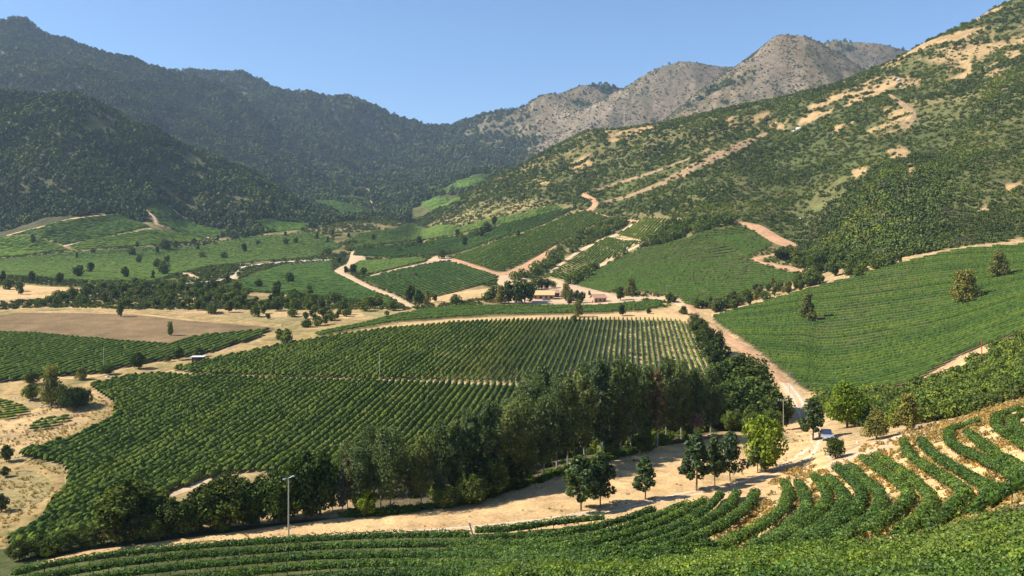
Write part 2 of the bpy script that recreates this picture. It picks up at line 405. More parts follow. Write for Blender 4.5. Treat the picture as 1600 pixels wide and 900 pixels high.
class MB:
    """collects simple solids into one mesh"""
    def __init__(self): self.v, self.f = [], []
    def _add(self, v, f):
        b = len(self.v); self.v += [tuple(p) for p in v]; self.f += [tuple(i + b for i in q) for q in f]
    def box(self, c, s, rz=0.0, taper=1.0):
        x, y, z = (a / 2 for a in s); ca, sa = math.cos(rz), math.sin(rz); p = []
        for k, zz in ((1.0, -z), (taper, z)):
            for a, b in ((-x, -y), (x, -y), (x, y), (-x, y)):
                a *= k; b *= k
                p.append((c[0] + a * ca - b * sa, c[1] + a * sa + b * ca, c[2] + zz))
        self._add(p, [(3, 2, 1, 0), (4, 5, 6, 7), (0, 1, 5, 4), (1, 2, 6, 5), (2, 3, 7, 6), (3, 0, 4, 7)]); return self
    def tube(self, a, b, ra, rb, n=7):
        a, b = Vector(a), Vector(b); w = (b - a).normalized()
        u = w.orthogonal().normalized(); t = w.cross(u); p = []
        for c, r in ((a, ra), (b, rb)):
            for k in range(n):
                q = 2 * math.pi * k / n
                p.append(c + (u * math.cos(q) + t * math.sin(q)) * r)
        f = [(k, (k + 1) % n, n + (k + 1) % n, n + k) for k in range(n)]
        f += [tuple(range(n))[::-1], tuple(range(n, 2 * n))]
        self._add(p, f); return self
    def prism(self, prof, y0, y1):
        n = len(prof)
        p = [(x, y0, z) for x, z in prof] + [(x, y1, z) for x, z in prof]
        self._add(p, [(k, (k + 1) % n, n + (k + 1) % n, n + k) for k in range(n)] + [tuple(range(n))[::-1], tuple(range(n, 2 * n))]); return self
    def poly(self, pts):
        self._add(pts, [tuple(range(len(pts)))]); return self
    def mesh(self, name, mat):
        me = bpy.data.meshes.new(name); me.from_pydata(self.v, [], self.f); me.materials.append(mat); me.update(); return me
    def obj(self, name, mat, parent=None, loc=None): return link(name, self.mesh(name, mat), parent, loc)

# ------------------------------------------------------------------ ground cover
COVER = {'dry': (0.42, 0.29, 0.145), 'straw': (0.52, 0.36, 0.165), 'scrubland': (0.115, 0.115, 0.045), 'forest': (0.085, 0.085, 0.045),
         'vine_soil': (0.3, 0.235, 0.115), 'vine_soil_shade': (0.115, 0.095, 0.05), 'vine_soil_pale': (0.56, 0.42, 0.2), 'green': (0.075, 0.125, 0.035), 'orange': (0.37, 0.25, 0.125), 'rock': (0.17, 0.13, 0.078),  # the darker vine soil has the shade of the row gaps painted in
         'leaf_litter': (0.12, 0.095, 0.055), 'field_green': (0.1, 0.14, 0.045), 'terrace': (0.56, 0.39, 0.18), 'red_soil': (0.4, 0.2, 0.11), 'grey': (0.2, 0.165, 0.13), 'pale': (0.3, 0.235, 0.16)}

def wp(px, d): return (d * (px - 800) / F, d)

# vineyard blocks: outline in survey marks, row heading (mark the rows run towards), spacing, cover, material
BL = {
 'lower':  dict(pts=[(140, 605), (200, 591), (250, 588), (400, 594), (600, 598), (800, 603), (840, 606), (800, 640), (760, 665), (700, 700), (640, 735), (560, 760), (470, 745), (400, 738), (350, 742), (300, 757), (262, 775), (230, 800), (130, 842), (28, 858), (15, 842), (55, 820), (70, 810), (80, 790), (105, 765), (107, 745), (98, 728), (25, 713), (100, 690), (178, 657), (180, 632)], soil='vine_soil'),
 'upper':  dict(pts=[(268, 579), (300, 571), (340, 562), (400, 549), (450, 538), (520, 527), (600, 516), (700, 506), (760, 503), (900, 499), (1040, 501), (1062, 503), (1082, 511), (1110, 535), (1138, 562), (1148, 580), (1080, 610), (960, 640), (900, 607), (840, 600), (600, 593), (400, 588), (300, 584)], soil='vine_soil'),
 'right':  dict(pts=[(1112, 497), (1140, 489), (1200, 472), (1300, 444), (1400, 416), (1500, 392), (1600, 384), (1680, 378), (1700, 480), (1640, 500), (1600, 521), (1562, 534), (1500, 556), (1462, 578), (1430, 598), (1380, 608), (1290, 613), (1262, 612), (1225, 582), (1185, 549), (1145, 522)], soil='vine_soil_shade'),
 'left':   dict(pts=[(-60, 518), (0, 521), (50, 523), (150, 532), (268, 541), (290, 531), (330, 525), (424, 516), (400, 529), (330, 551), (270, 561), (205, 572), (150, 585), (100, 588), (40, 594), (-60, 604)], soil='vine_soil_shade'),
 'strip':  dict(pts=[(628, 491), (700, 481), (800, 479), (950, 478), (1028, 471), (1038, 480), (1000, 487), (900, 491), (760, 494), (700, 498), (620, 504), (560, 515), (500, 527), (490, 523), (560, 508)], soil='vine_soil'),
 'center': dict(pts=[(900, 447), (935, 420), (1000, 391), (1080, 371), (1152, 355), (1175, 361), (1208, 382), (1168, 404), (1180, 410), (1258, 433), (1235, 441), (1130, 467), (1072, 479), (1058, 464), (1000, 456), (940, 456)], soil='vine_soil_shade'),
 'mid_a':  dict(pts=[(566, 437), (640, 420), (700, 410), (782, 434), (735, 450), (690, 462), (640, 470), (606, 455)], soil='vine_soil'),
 'mid_b':  dict(pts=[(547, 417), (562, 409), (660, 404), (666, 409), (620, 420), (574, 431), (550, 426)], soil='vine_soil'),
 'mid_c':  dict(pts=[(352, 447), (440, 416), (520, 409), (520, 426), (560, 446), (628, 479), (560, 472), (480, 462), (400, 457)], soil='field_green'),
 'slope_a': dict(pts=[(706, 403), (740, 390), (800, 371), (880, 340), (915, 331), (952, 340), (900, 366), (864, 384), (812, 413), (776, 425)], soil='vine_soil_shade'),
 'slope_b': dict(pts=[(552, 400), (555, 390), (620, 384), (690, 372), (760, 361), (850, 335), (905, 325), (880, 337), (800, 368), (738, 388), (700, 399), (610, 402)], soil='vine_soil_shade'),
 'slope_c': dict(pts=[(545, 380), (560, 366), (610, 360), (645, 347), (665, 357), (720, 356), (800, 337), (870, 322), (880, 327), (800, 348), (730, 362), (650, 376), (600, 383), (555, 387)], soil='field_green'),
 'patch_a': dict(pts=[(850, 432), (880, 415), (900, 400), (945, 372), (1000, 378), (940, 410), (905, 432), (885, 440)], soil='vine_soil_pale'),
 'patch_b': dict(pts=[(962, 366), (1000, 345), (1045, 342), (1040, 350), (1005, 378)], soil='vine_soil_pale'),
 'bank_a': dict(pts=[(-60, 622), (0, 626), (36, 636), (46, 646), (20, 655), (-60, 660)], soil='vine_soil'),
 'bank_b': dict(pts=[(45, 672), (58, 658), (80, 653), (108, 650), (108, 658), (75, 671), (48, 682)], soil='vine_soil'),
 'far_a':  dict(pts=[(15, 367), (60, 357), (120, 342), (185, 335), (235, 355), (150, 373), (98, 383)], soil='field_green'),
 'far_b':  dict(pts=[(-60, 368), (18, 370), (95, 385), (108, 390), (0, 402), (-60, 405)], soil='field_green'),
 'far_c':  dict(pts=[(106, 384), (238, 359), (290, 365), (322, 374), (250, 383), (120, 391)], soil='field_green'),
 'far_d':  dict(pts=[(224, 323), (262, 321), (285, 340), (247, 340)], soil='field_green'),
 'far_e':  dict(pts=[(249, 342), (290, 342), (378, 365), (332, 371), (252, 350)], soil='field_green'),
 'wide':   dict(pts=[(-60, 410), (0, 406), (100, 396), (250, 387), (400, 369), (500, 366), (535, 385), (480, 404), (400, 409), (330, 416), (295, 424), (240, 440), (135, 440), (50, 433), (-60, 430)], soil='field_green'),
 'far_f':  dict(pts=[(398, 346), (422, 341), (500, 350), (470, 359), (412, 364)], soil='field_green'),
 'far_g':  dict(pts=[(482, 313), (512, 313), (585, 328), (550, 341), (525, 332), (500, 322)], soil='field_green'),
 'far_h':  dict(pts=[(524, 305), (575, 310), (578, 318), (532, 314)], soil='field_green'),
 'far_i':  dict(pts=[(650, 317), (700, 310), (722, 312), (697, 325), (664, 324)], soil='field_green'),
 'far_j':  dict(pts=[(655, 306), (710, 286), (776, 272), (756, 286), (735, 297), (690, 303)], soil='field_green'),
}
for b in BL.values():
    b['xy'] = world_poly(b['pts'])

# bare places and tracks: two edges each, in survey marks
ROADS = [
 ('dirt_clearing', 'sand', [(60, 879), (130, 862), (204, 853), (266, 844), (360, 832), (420, 823), (475, 816), (540, 807), (607, 803), (675, 794), (732, 784), (800, 763), (845, 750), (895, 732), (950, 718), (990, 708), (1025, 695), (1087, 686), (1167, 677), (1215, 660), (1232, 640)],
                   [(60, 889), (180, 868), (252, 858), (310, 851), (420, 845), (520, 840), (600, 838), (740, 836), (800, 834), (860, 828), (945, 826), (1025, 815), (1090, 808), (1150, 800), (1195, 792), (1230, 780), (1262, 765), (1290, 748), (1308, 733), (1300, 690), (1272, 642)], 14),
 ('dirt_road', 'road', [(420, 838), (520, 834), (640, 827), (760, 818), (880, 803), (960, 789), (1020, 777), (1090, 763), (1150, 750), (1195, 733), (1235, 712), (1258, 694), (1262, 678), (1245, 655), (1234, 630), (1215, 598)],
                   [(420, 846), (520, 843), (640, 838), (760, 830), (880, 817), (960, 803), (1020, 790), (1090, 777), (1150, 767), (1200, 752), (1250, 732), (1285, 707), (1290, 680), (1272, 652), (1262, 627), (1240, 600)], 6),
 ('dirt_road', 'red_road', [(1215, 598), (1192, 577), (1176, 565), (1144, 541), (1122, 527), (1104, 511), (1086, 499), (1076, 485), (1056, 468)],
                   [(1240, 600), (1222, 584), (1182, 550), (1160, 536), (1142, 524), (1108, 503), (1094, 491), (1086, 480), (1066, 466)], 4),
 ('dirt_track', 'road', [(1290, 722), (1330, 699), (1380, 684), (1430, 668), (1470, 654)], [(1300, 745), (1345, 716), (1395, 700), (1440, 684), (1478, 668)], 4),
 ('field_track', 'road', [(196, 587), (250, 582), (300, 586), (400, 589), (600, 594), (760, 599), (840, 602)], [(196, 592), (250, 589), (300, 592), (400, 595), (600, 600), (760, 605), (840, 608)], 3),
 ('field_margin', 'bank', [(-60, 610), (0, 601), (60, 592), (110, 591), (160, 586), (210, 573), (280, 562), (340, 552), (400, 531), (430, 516), (445, 510), (480, 500), (520, 497), (560, 499), (600, 498)],
                   [(-60, 665), (0, 660), (60, 640), (120, 618), (175, 605), (215, 590), (262, 580), (340, 563), (400, 549), (440, 541), (470, 535), (500, 530), (560, 520), (590, 512), (625, 507)], 8),
 ('field_margin', 'sand', [(600, 509), (700, 499), (800, 494), (900, 492), (1000, 488), (1040, 481), (1062, 470)], [(600, 516), (700, 506), (800, 501), (900, 498), (1000, 499), (1060, 502), (1090, 515)], 4),
 ('ploughed_field', 'brown', [(-60, 496), (0, 491), (60, 487), (190, 489), (300, 500), (360, 506), (425, 512)], [(-60, 518), (0, 521), (50, 523), (150, 531), (266, 541), (330, 526), (428, 516)], 8),
 ('sandy_margin', 'bank', [(-60, 490), (0, 485), (60, 481), (190, 483), (300, 492), (400, 500), (440, 505)], [(-60, 496), (0, 491), (60, 487), (190, 489), (300, 500), (360, 506), (440, 513)], 3),
 ('dry_meadow', 'sand', [(-60, 452), (0, 447), (40, 443), (70, 446), (110, 448), (142, 451)], [(-60, 478), (0, 472), (40, 470), (80, 466), (110, 462), (138, 457)], 4),
 ('bank_track', 'bank', [(105, 690), (150, 668), (178, 650), (182, 634), (150, 620), (135, 612)], [(0, 745), (60, 700), (110, 672), (135, 655), (138, 640), (110, 634)], 5),
 ('bank_track', 'bank', [(0, 713), (40, 722), (95, 730), (107, 745), (104, 765), (78, 792), (50, 822), (10, 845), (-60, 870)], [(-60, 700), (0, 740), (40, 736), (78, 748), (84, 762), (60, 785), (30, 800), (-20, 815), (-60, 825)], 5),
 ('field_corner', 'road', [(262, 771), (285, 760), (305, 752), (325, 745)], [(258, 778), (275, 775), (310, 763), (335, 752)], 3),
 ('valley_road', 'road', [(640, 482), (600, 462), (560, 447), (526, 429), (520, 424), (528, 418), (540, 412), (545, 400), (550, 389)], [(650, 478), (620, 462), (580, 446), (545, 427), (540, 424), (560, 416), (575, 412), (572, 402), (558, 391)], 4),
 ('valley_road', 'road', [(574, 431), (620, 419), (664, 409), (678, 400), (690, 397), (702, 404)], [(580, 433), (620, 423), (668, 413), (690, 409), (700, 409), (708, 408)], 3),
 ('valley_road', 'red_road', [(706, 402), (730, 409), (760, 419), (782, 425), (812, 414), (840, 399), (866, 384)], [(702, 409), (728, 416), (755, 426), (780, 434), (822, 426), (850, 408), (872, 386)], 3),
 ('farm_yard', 'road', [(782, 427), (810, 430), (835, 437), (868, 434), (886, 441), (910, 446), (945, 456), (990, 464), (1030, 464), (1062, 467)], [(776, 442), (790, 470), (800, 477), (850, 478), (900, 478), (940, 477), (975, 474), (1010, 469), (1035, 470), (1080, 486)], 8),
 ('farm_yard', 'sand', [(660, 468), (700, 458), (740, 452), (790, 445)], [(680, 478), (710, 472), (750, 468), (790, 465)], 4),
 ('patch_track', 'road', [(850, 431), (892, 397), (935, 374), (960, 365), (985, 350)], [(856, 434), (900, 400), (942, 377), (966, 369), (992, 352)], 2),
 ('patch_track', 'road', [(886, 440), (905, 431), (942, 409), (1003, 378)], [(893, 445), (912, 438), (948, 413), (1008, 380)], 2),
 ('patch_track', 'road', [(944, 369), (1003, 375)], [(944, 373), (1003, 381)], 2),
 ('hill_road', 'red_road', [(908, 307), (920, 312), (926, 318), (915, 329), (930, 334), (960, 341), (1000, 344), (1060, 340), (1120, 339), (1156, 345)], [(912, 301), (930, 309), (937, 318), (928, 330), (945, 336), (965, 343), (1000, 348), (1060, 345), (1120, 344), (1156, 350)], 3),
 ('road_cut', 'red_road', [(1156, 346), (1190, 351), (1215, 366), (1248, 382)], [(1156, 349), (1178, 362), (1208, 380), (1242, 391)], 5),
 ('hill_road', 'red_road', [(1240, 388), (1200, 398), (1172, 405), (1200, 415), (1240, 424), (1276, 428)], [(1246, 391), (1204, 402), (1188, 407), (1210, 412), (1250, 420), (1270, 437)], 3),
 ('hill_trail', 'trail', [(910, 302), (960, 285), (1000, 273), (1060, 252), (1085, 243)], [(914, 306), (960, 291), (1000, 279), (1060, 257), (1085, 246)], 2),
 ('hill_trail', 'trail', [(940, 314), (985, 302), (1040, 278), (1100, 245), (1150, 222), (1196, 206)], [(950, 318), (1000, 304), (1060, 281), (1110, 258), (1160, 234), (1200, 210)], 3),
 ('hill_trail', 'trail', [(1385, 148), (1410, 168), (1425, 178), (1400, 195)], [(1395, 148), (1425, 168), (1435, 180), (1420, 200)], 3),
 ('field_path', 'road', [(224, 329), (238, 341), (240, 350), (250, 353), (290, 363), (330, 371)], [(230, 328), (246, 342), (249, 350), (262, 354), (300, 365), (332, 374)], 2),
 ('field_path', 'road', [(98, 383), (150, 373), (234, 356)], [(100, 386), (152, 376), (238, 359)], 2),
 ('field_path', 'road', [(263, 321), (285, 340), (296, 343)], [(266, 321), (290, 340), (300, 343)], 2),
 ('field_path', 'sand', [(10, 367), (60, 354), (120, 339), (185, 333)], [(10, 369), (60, 358), (120, 343), (185, 336)], 2),
 ('valley_path', 'road', [(490, 318), (525, 332), (550, 341), (585, 330), (578, 322), (576, 310)], [(492, 321), (525, 336), (550, 344), (592, 331), (584, 322), (579, 308)], 2),
 ('valley_path', 'sand', [(508, 277), (545, 289), (580, 297), (576, 305)], [(505, 279), (540, 292), (574, 302), (573, 306)], 2),
 ('sand_bar', 'road', [(276, 424), (300, 427), (312, 434)], [(278, 426), (300, 434), (310, 436)], 2),
 ('sand_bar', 'road', [(360, 430), (368, 428), (373, 434)], [(360, 438), (370, 437), (374, 436)], 2),
 ('sand_bar', 'road', [(465, 394), (478, 390), (488, 397)], [(466, 396), (476, 399), (487, 400)], 2),
 ('sand_bar', 'road', [(425, 350), (440, 346)], [(425, 352), (445, 350)], 2),
 ('stream_bed', 'stone', [(250, 446), (300, 441), (340, 437), (360, 432), (380, 416), (420, 410), (480, 406), (520, 405)], [(250, 449), (300, 444), (340, 440), (362, 435), (382, 419), (420, 413), (480, 409), (520, 408)], 2),
 ('dry_bank', 'sand', [(480, 492), (530, 487), (565, 488)], [(480, 503), (530, 500), (570, 495)], 3),
 ('grass_slope', 'sand', [(1560, 530), (1530, 542), (1500, 557), (1475, 578), (1455, 590)], [(1568, 536), (1540, 555), (1520, 570), (1490, 588), (1462, 597)], 4),
 ('field_edge', 'red_road', [(1270, 614), (1300, 616), (1380, 611), (1430, 600), (1462, 580), (1500, 557), (1562, 535)], [(1270, 617), (1300, 620), (1380, 616), (1432, 606), (1466, 584), (1504, 561), (1566, 538)], 2),
]
for k, r in enumerate(ROADS):
    n = max(6, int(np.linalg.norm(np.diff(np.array(r[2], float), axis=0), axis=1).sum() / 5))
    A, B = resample(r[2], n), resample(r[3], n)
    A3, B3 = hit(A[:, 0], A[:, 1]), hit(B[:, 0], B[:, 1])
    ROADS[k] = (r[0], r[1], A3, B3, r[4], np.concatenate([A3[:, :2], B3[::-1, :2]]))

# bare orange soil patches on the sunny hillside
BARE = [[(1230, 182), (1260, 165), (1330, 140), (1370, 120), (1420, 118), (1440, 128), (1400, 140), (1330, 165), (1270, 190), (1220, 205), (1200, 195)],
        [(1425, 90), (1470, 70), (1520, 45), (1560, 40), (1560, 60), (1500, 75), (1440, 100)],
        [(1470, 120), (1510, 90), (1520, 105), (1515, 118), (1480, 128)], [(1530, 110), (1560, 95), (1580, 75), (1600, 60), (1600, 75), (1585, 100), (1560, 120), (1535, 120)],
        [(1375, 170), (1400, 160), (1432, 175), (1425, 190), (1420, 205), (1405, 200), (1390, 192)], [(1350, 205), (1400, 185), (1410, 200), (1380, 212)],
        [(1380, 230), (1410, 228), (1425, 240), (1430, 268), (1420, 285), (1415, 258), (1390, 248)], [(1330, 265), (1355, 262), (1352, 278), (1332, 280)], [(1405, 283), (1425, 280), (1420, 292), (1400, 292)],
        [(1565, 290), (1600, 270), (1600, 285), (1575, 300)], [(1520, 318), (1540, 315), (1545, 330), (1525, 330)], [(1490, 388), (1540, 376), (1600, 372), (1600, 384), (1500, 394)],
        [(1300, 198), (1335, 190), (1325, 208), (1305, 210)], [(1415, 415), (1428, 416), (1425, 425), (1413, 425)], [(890, 255), (920, 240), (935, 250), (900, 270)],
        [(830, 282), (860, 275), (860, 288), (832, 292)], [(940, 210), (1020, 195), (1030, 205), (950, 222)], [(1130, 185), (1200, 172), (1205, 182), (1140, 200)],
        [(1095, 236), (1110, 232), (1112, 240), (1095, 245)], [(55, 275), (95, 285), (120, 300), (150, 322), (140, 326), (100, 308), (60, 290)], [(115, 300), (148, 318), (120, 325)],
        [(405, 295), (425, 300), (425, 312), (410, 310)], [(350, 345), (385, 350), (400, 360), (345, 352)]]
BARE = [world_poly(b) for b in BARE]
XY_FIELDS = [b['xy'] for b in BL.values()]
XY_ROADS = [r[5] for r in ROADS]
LEFT_FOOT = np.array([(-440, 900), (0, 910), (100, 945), (185, 975), (225, 990), (235, 1060), (262, 1080), (300, 1060), (385, 980), (405, 1030), (500, 1060), (520, 1120), (560, 1200), (620, 1270), (650, 1260), (700, 1280), (760, 1270), (2100, 1300)], float)
RIGHT_FOOT = np.array([(600, 1300), (640, 1225), (700, 1160), (760, 1090), (820, 985), (900, 905), (925, 850), (980, 800), (1060, 690), (1156, 640), (1200, 610), (1240, 560), (1275, 470), (1340, 445), (1500, 440), (1700, 440), (2100, 440)], float)
TERRACE = [(1120, 800), (1190, 760), (1230, 735), (1300, 725), (1350, 700), (1480, 660), (1540, 640), (1700, 610), (1700, 800), (1520, 850), (1300, 875), (1150, 885), (1060, 850)]
TERRACE_XY = world_poly(TERRACE)
GROVE_XY = world_poly([(560, 806), (700, 790), (800, 764), (900, 732), (1000, 708), (1087, 688), (1200, 672), (1228, 640), (1190, 590), (1150, 570)]).tolist() + [wp(1100, 262), wp(950, 250), wp(800, 240), wp(640, 215), wp(520, 185)]

def zone_hill_right(x, y):
    px = 800 + F * x / y
    return (px > 640) & (y > np.interp(px, RIGHT_FOOT[:, 0], RIGHT_FOOT[:, 1])) & (y < 1600)

def zone_forest(x, y):
    px = 800 + F * x / y
    return (y > np.interp(px, LEFT_FOOT[:, 0], LEFT_FOOT[:, 1])) & ~zone_hill_right(x, y)

def bareness(x, y):
    """share of open orange ground on the sunny hillside, 0..1"""
    px = 800 + F * x / y
    z = hf(x, y)
    b = np.zeros(np.shape(x)); rough = smooth(0.42, 0.52, fbm(x + 0.5 * y, y, 13, 3, 79))
    for p in BARE: b = np.maximum(b, inside(p, x, y) * (0.1 + 0.85 * rough))
    streak = fbm(x * 1.0 + 0.7 * y, (y - 0.6 * x) * 0.35, 34, 4, 77)
    up = 0.8 * smooth(130, 240, z) * smooth(1180, 1380, px) + 0.25 * smooth(80, 150, z)
    return np.maximum(b, np.clip(up, 0, 1) * smooth(0.46, 0.57, streak))

def build_terrain():
    x, y, z = TX.ravel(), TY.ravel(), TZ.ravel()
    px = 800 + F * x / y
    c = np.empty((len(x), 3)); c[:] = COVER['dry']
    def put(mask, col, w=None):
        col = np.array(COVER[col] if isinstance(col, str) else col)
        if w is None: c[mask] = col
        else: c[mask] = c[mask] * (1 - w[mask][:, None]) + col * w[mask][:, None]
    n1 = fbm(x, y, 60, 4, 91); n2 = fbm(x, y, 14, 3, 92); n3 = fbm(x, y, 220, 3, 93)
    put(y < 60, 'terrace')
    put((y >= 60) & (y < 1000), 'green', smooth(0.5, 0.72, n1) * 0.45)
    put((y > 430) & (y < 1400), 'scrubland', smooth(430, 620, y) * (0.6 + 0.4 * smooth(0.4, 0.6, n2)))
    put(inside(GROVE_XY, x, y), 'leaf_litter')
    put(inside(TERRACE_XY, x, y), 'terrace')
    put((y < 115) & (x < 26) & ~inside(TERRACE_XY, x, y), (0.09, 0.1, 0.04))  # weedy ground, darkened to paint in shade between the fore vine rows
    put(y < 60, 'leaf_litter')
    put(zone_forest(x, y), 'forest')
    far_right = zone_forest(x, y) & (y > 1900)
    w = smooth(690, 900, px) * smooth(0.36, 0.56, 0.55 * fbm(x, y, 180, 4, 95, True) + 0.45 * fbm(x, y, 45, 3, 96)) * smooth(120, 330, z)
    w = np.maximum(w, smooth(1000, 1120, px) * smooth(380, 500, z) * smooth(1340, 1280, px) * 0.85)
    put(far_right, 'rock', np.clip(w, 0, 1))
    put(zone_forest(x, y) & (y < 1900), 'scrubland', smooth(0.56, 0.7, n1) * 0.7)
    put(far_right, 'grey', smooth(0.5, 0.62, n3) * 0.35)
    put(far_right, 'forest', smooth(0.5, 0.6, fbm(x * 1.6, y * 0.8, 70, 4, 97)) * 0.55)
    put(far_right & (w > 0.3), 'pale', smooth(0.6, 0.7, fbm(x * 1.5, y * 0.7, 26, 3, 98)) * 0.6)
    hr = zone_hill_right(x, y)
    put(hr, 'scrubland')
    put(hr, (0.07, 0.085, 0.03), smooth(0.4, 0.65, n1) * 0.8)
    bb = np.zeros(len(x)); bb[hr] = bareness(x[hr], y[hr])
    put(hr, 'orange', bb)
    for b in BL.values():
        m = inside(b['xy'], x, y)
        put(m, b['soil'])
    m = inside(BL['upper']['xy'], x, y)
    put(m, 'vine_soil_pale', smooth(-10, 45, x))
    m = inside(BL['lower']['xy'], x, y)
    put(m, 'vine_soil_pale', smooth(-45, -10, x))
    i = np.arange(NCOL * NROW).reshape(NCOL, NROW)
    f = np.stack([i[:-1, :-1].ravel(), i[1:, :-1].ravel(), i[1:, 1:].ravel(), i[:-1, 1:].ravel()], 1)
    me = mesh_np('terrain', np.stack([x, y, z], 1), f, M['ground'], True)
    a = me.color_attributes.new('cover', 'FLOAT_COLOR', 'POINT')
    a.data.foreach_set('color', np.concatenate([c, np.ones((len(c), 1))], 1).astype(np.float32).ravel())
    tag(link('terrain', me), 'dry valley floor and scrubby hillsides rising to mountains', kind='structure')
build_terrain()

ROAD_LABEL = {'dirt_clearing': 'wide sandy clearing with dry grass in front of the grove', 'dirt_road': 'pale dirt road', 'field_track': 'straight pale track between two vineyard blocks'}
for name, mat, A, B, ncross, _ in ROADS:
    n = len(A)
    t = np.linspace(0, 1, ncross + 1)
    xy = A[:, None, :2] * (1 - t[None, :, None]) + B[:, None, :2] * t[None, :, None]
    edge = np.minimum(t, 1 - t)[None, :, None] < 1e-6
    jit = (NP.random((n, ncross + 1, 2)) - 0.5) * np.minimum(0.9, 0.0022 * xy[..., 1:2]) * edge
    xy = xy + jit
    zz = hf(xy[..., 0], xy[..., 1]) + 0.04 + 0.00045 * xy[..., 1]
    zz = zz - np.where(edge[..., 0], 0.12 + 0.0006 * xy[..., 1], 0)
    i = np.arange(n * (ncross + 1)).reshape(n, ncross + 1)
    f = np.stack([i[:-1, :-1].ravel(), i[1:, :-1].ravel(), i[1:, 1:].ravel(), i[:-1, 1:].ravel()], 1)
    v = np.concatenate([xy, zz[..., None]], 2).reshape(-1, 3)
    a, b, c = v[f[0, 0]], v[f[0, 1]], v[f[0, 3]]
    if np.cross(b - a, c - a)[2] < 0: f = f[:, ::-1]
    tag(link(name, mesh_np(name, v, f, M[mat], True)), ROAD_LABEL.get(name), kind='structure')

# wheel tracks pressed into the road
for name, mat, A, B, ncross, _ in ROADS:
    if name != 'dirt_road' or mat != 'road': continue
    for t0 in (0.3, 0.68):
        n = len(A); tt = np.array([t0 - 0.07, t0, t0 + 0.07])[None, :, None]
        tt = tt + 0.05 * (fbm(np.arange(n) * 1.0, np.zeros(n), 9, 2, int(t0 * 100))[:, None, None] - 0.5)
        xy = A[:, None, :2] * (1 - tt) + B[:, None, :2] * tt
        zz = hf(xy[..., 0], xy[..., 1]) + 0.055 + 0.00045 * xy[..., 1]
        i = np.arange(n * 3).reshape(n, 3)
        f = np.stack([i[:-1, :-1].ravel(), i[1:, :-1].ravel(), i[1:, 1:].ravel(), i[:-1, 1:].ravel()], 1)
        v = np.concatenate([xy, zz[..., None]], 2).reshape(-1, 3)
        a, b, c = v[f[0, 0]], v[f[0, 1]], v[f[0, 3]]
        if np.cross(b - a, c - a)[2] < 0: f = f[:, ::-1]
        tag(link('wheel_track', mesh_np('wheel_track', v, f, M['rut'], True)), kind='structure')

# ------------------------------------------------------------------ vine rows
def rows_in_poly(xy, u, spacing, phase=0.0):
    u = np.array(u, float); u /= np.linalg.norm(u); w = np.array([-u[1], u[0]])
    s = xy @ w; segs = []
    for o in np.arange(math.floor(s.min() / spacing) * spacing + phase, s.max(), spacing):
        ts = []
        for k in range(len(xy)):
            a, b = s[k] - o, s[(k + 1) % len(xy)] - o
            if (a > 0) != (b > 0):
                p = xy[k] + (xy[(k + 1) % len(xy)] - xy[k]) * (a / (a - b))
                ts.append(p @ u)
        ts.sort()
        for t0, t1 in zip(ts[::2], ts[1::2]):
            if t1 - t0 > 2.5: segs.append((o * w + t0 * u, o * w + t1 * u))
    return segs

def hedge(path, w, h, step, gap=0.0, z0=0.25, rough=1.0):
    """a lumpy, leafy row along a ground path; returns vertices and quads"""
    p = resample(path, step=step)
    n = len(p)
    d = np.gradient(p, axis=0); d /= np.linalg.norm(d, axis=1)[:, None] + 1e-9
    side = np.stack([-d[:, 1], d[:, 0]], 1)
    lat = np.array([-0.5, -0.42, 0.0, 0.42, 0.5]); ver = np.array([0.0, 0.78, 1.0, 0.78, 0.0])
    g = hf(p[:, 0], p[:, 1])
    vig = 1 + 0.3 * (NP.random(n) - 0.5) * rough + 0.5 * (fbm(p[:, 0], p[:, 1], 5.0, 2, 61) - 0.5)
    if gap > 0:
        vig = np.where(NP.random(n) < gap * 2 * vnoise(p[:, 0] / 12, p[:, 1] / 12, 63), 0.25, vig)
    vig[0] *= 0.6; vig[-1] *= 0.6
    off = lat[None] * w * (0.55 + 0.45 * vig[:, None]) * (1 + 0.5 * rough * (NP.random((n, 5)) - 0.5)) + 0.12 * rough * (NP.random((n, 1)) - 0.5)
    z = g[:, None] + z0 + (h - z0) * np.clip(ver[None] * vig[:, None] * (1 + 0.3 * rough * (NP.random((n, 5)) - 0.5)), 0, 2)
    along = 0.5 * step * (NP.random((n, 5)) - 0.5)
    v = np.stack([p[:, :1] + side[:, :1] * off + d[:, :1] * along, p[:, 1:] + side[:, 1:] * off + d[:, 1:] * along, z], 2).reshape(-1, 3)
    i = np.arange(n * 5).reshape(n, 5)
    f = np.stack([i[:-1, :-1].ravel(), i[:-1, 1:].ravel(), i[1:, 1:].ravel(), i[1:, :-1].ravel()], 1)[:, ::-1]
    return v, f

def heading(px, py, d=400.0):
    return ((px - 800) / F, 1.0)

def nth(k):
    k += 1
    return f"{k}{'th' if 10 <= k % 100 <= 20 else {1: 'st', 2: 'nd', 3: 'rd'}.get(k % 10, 'th')}"

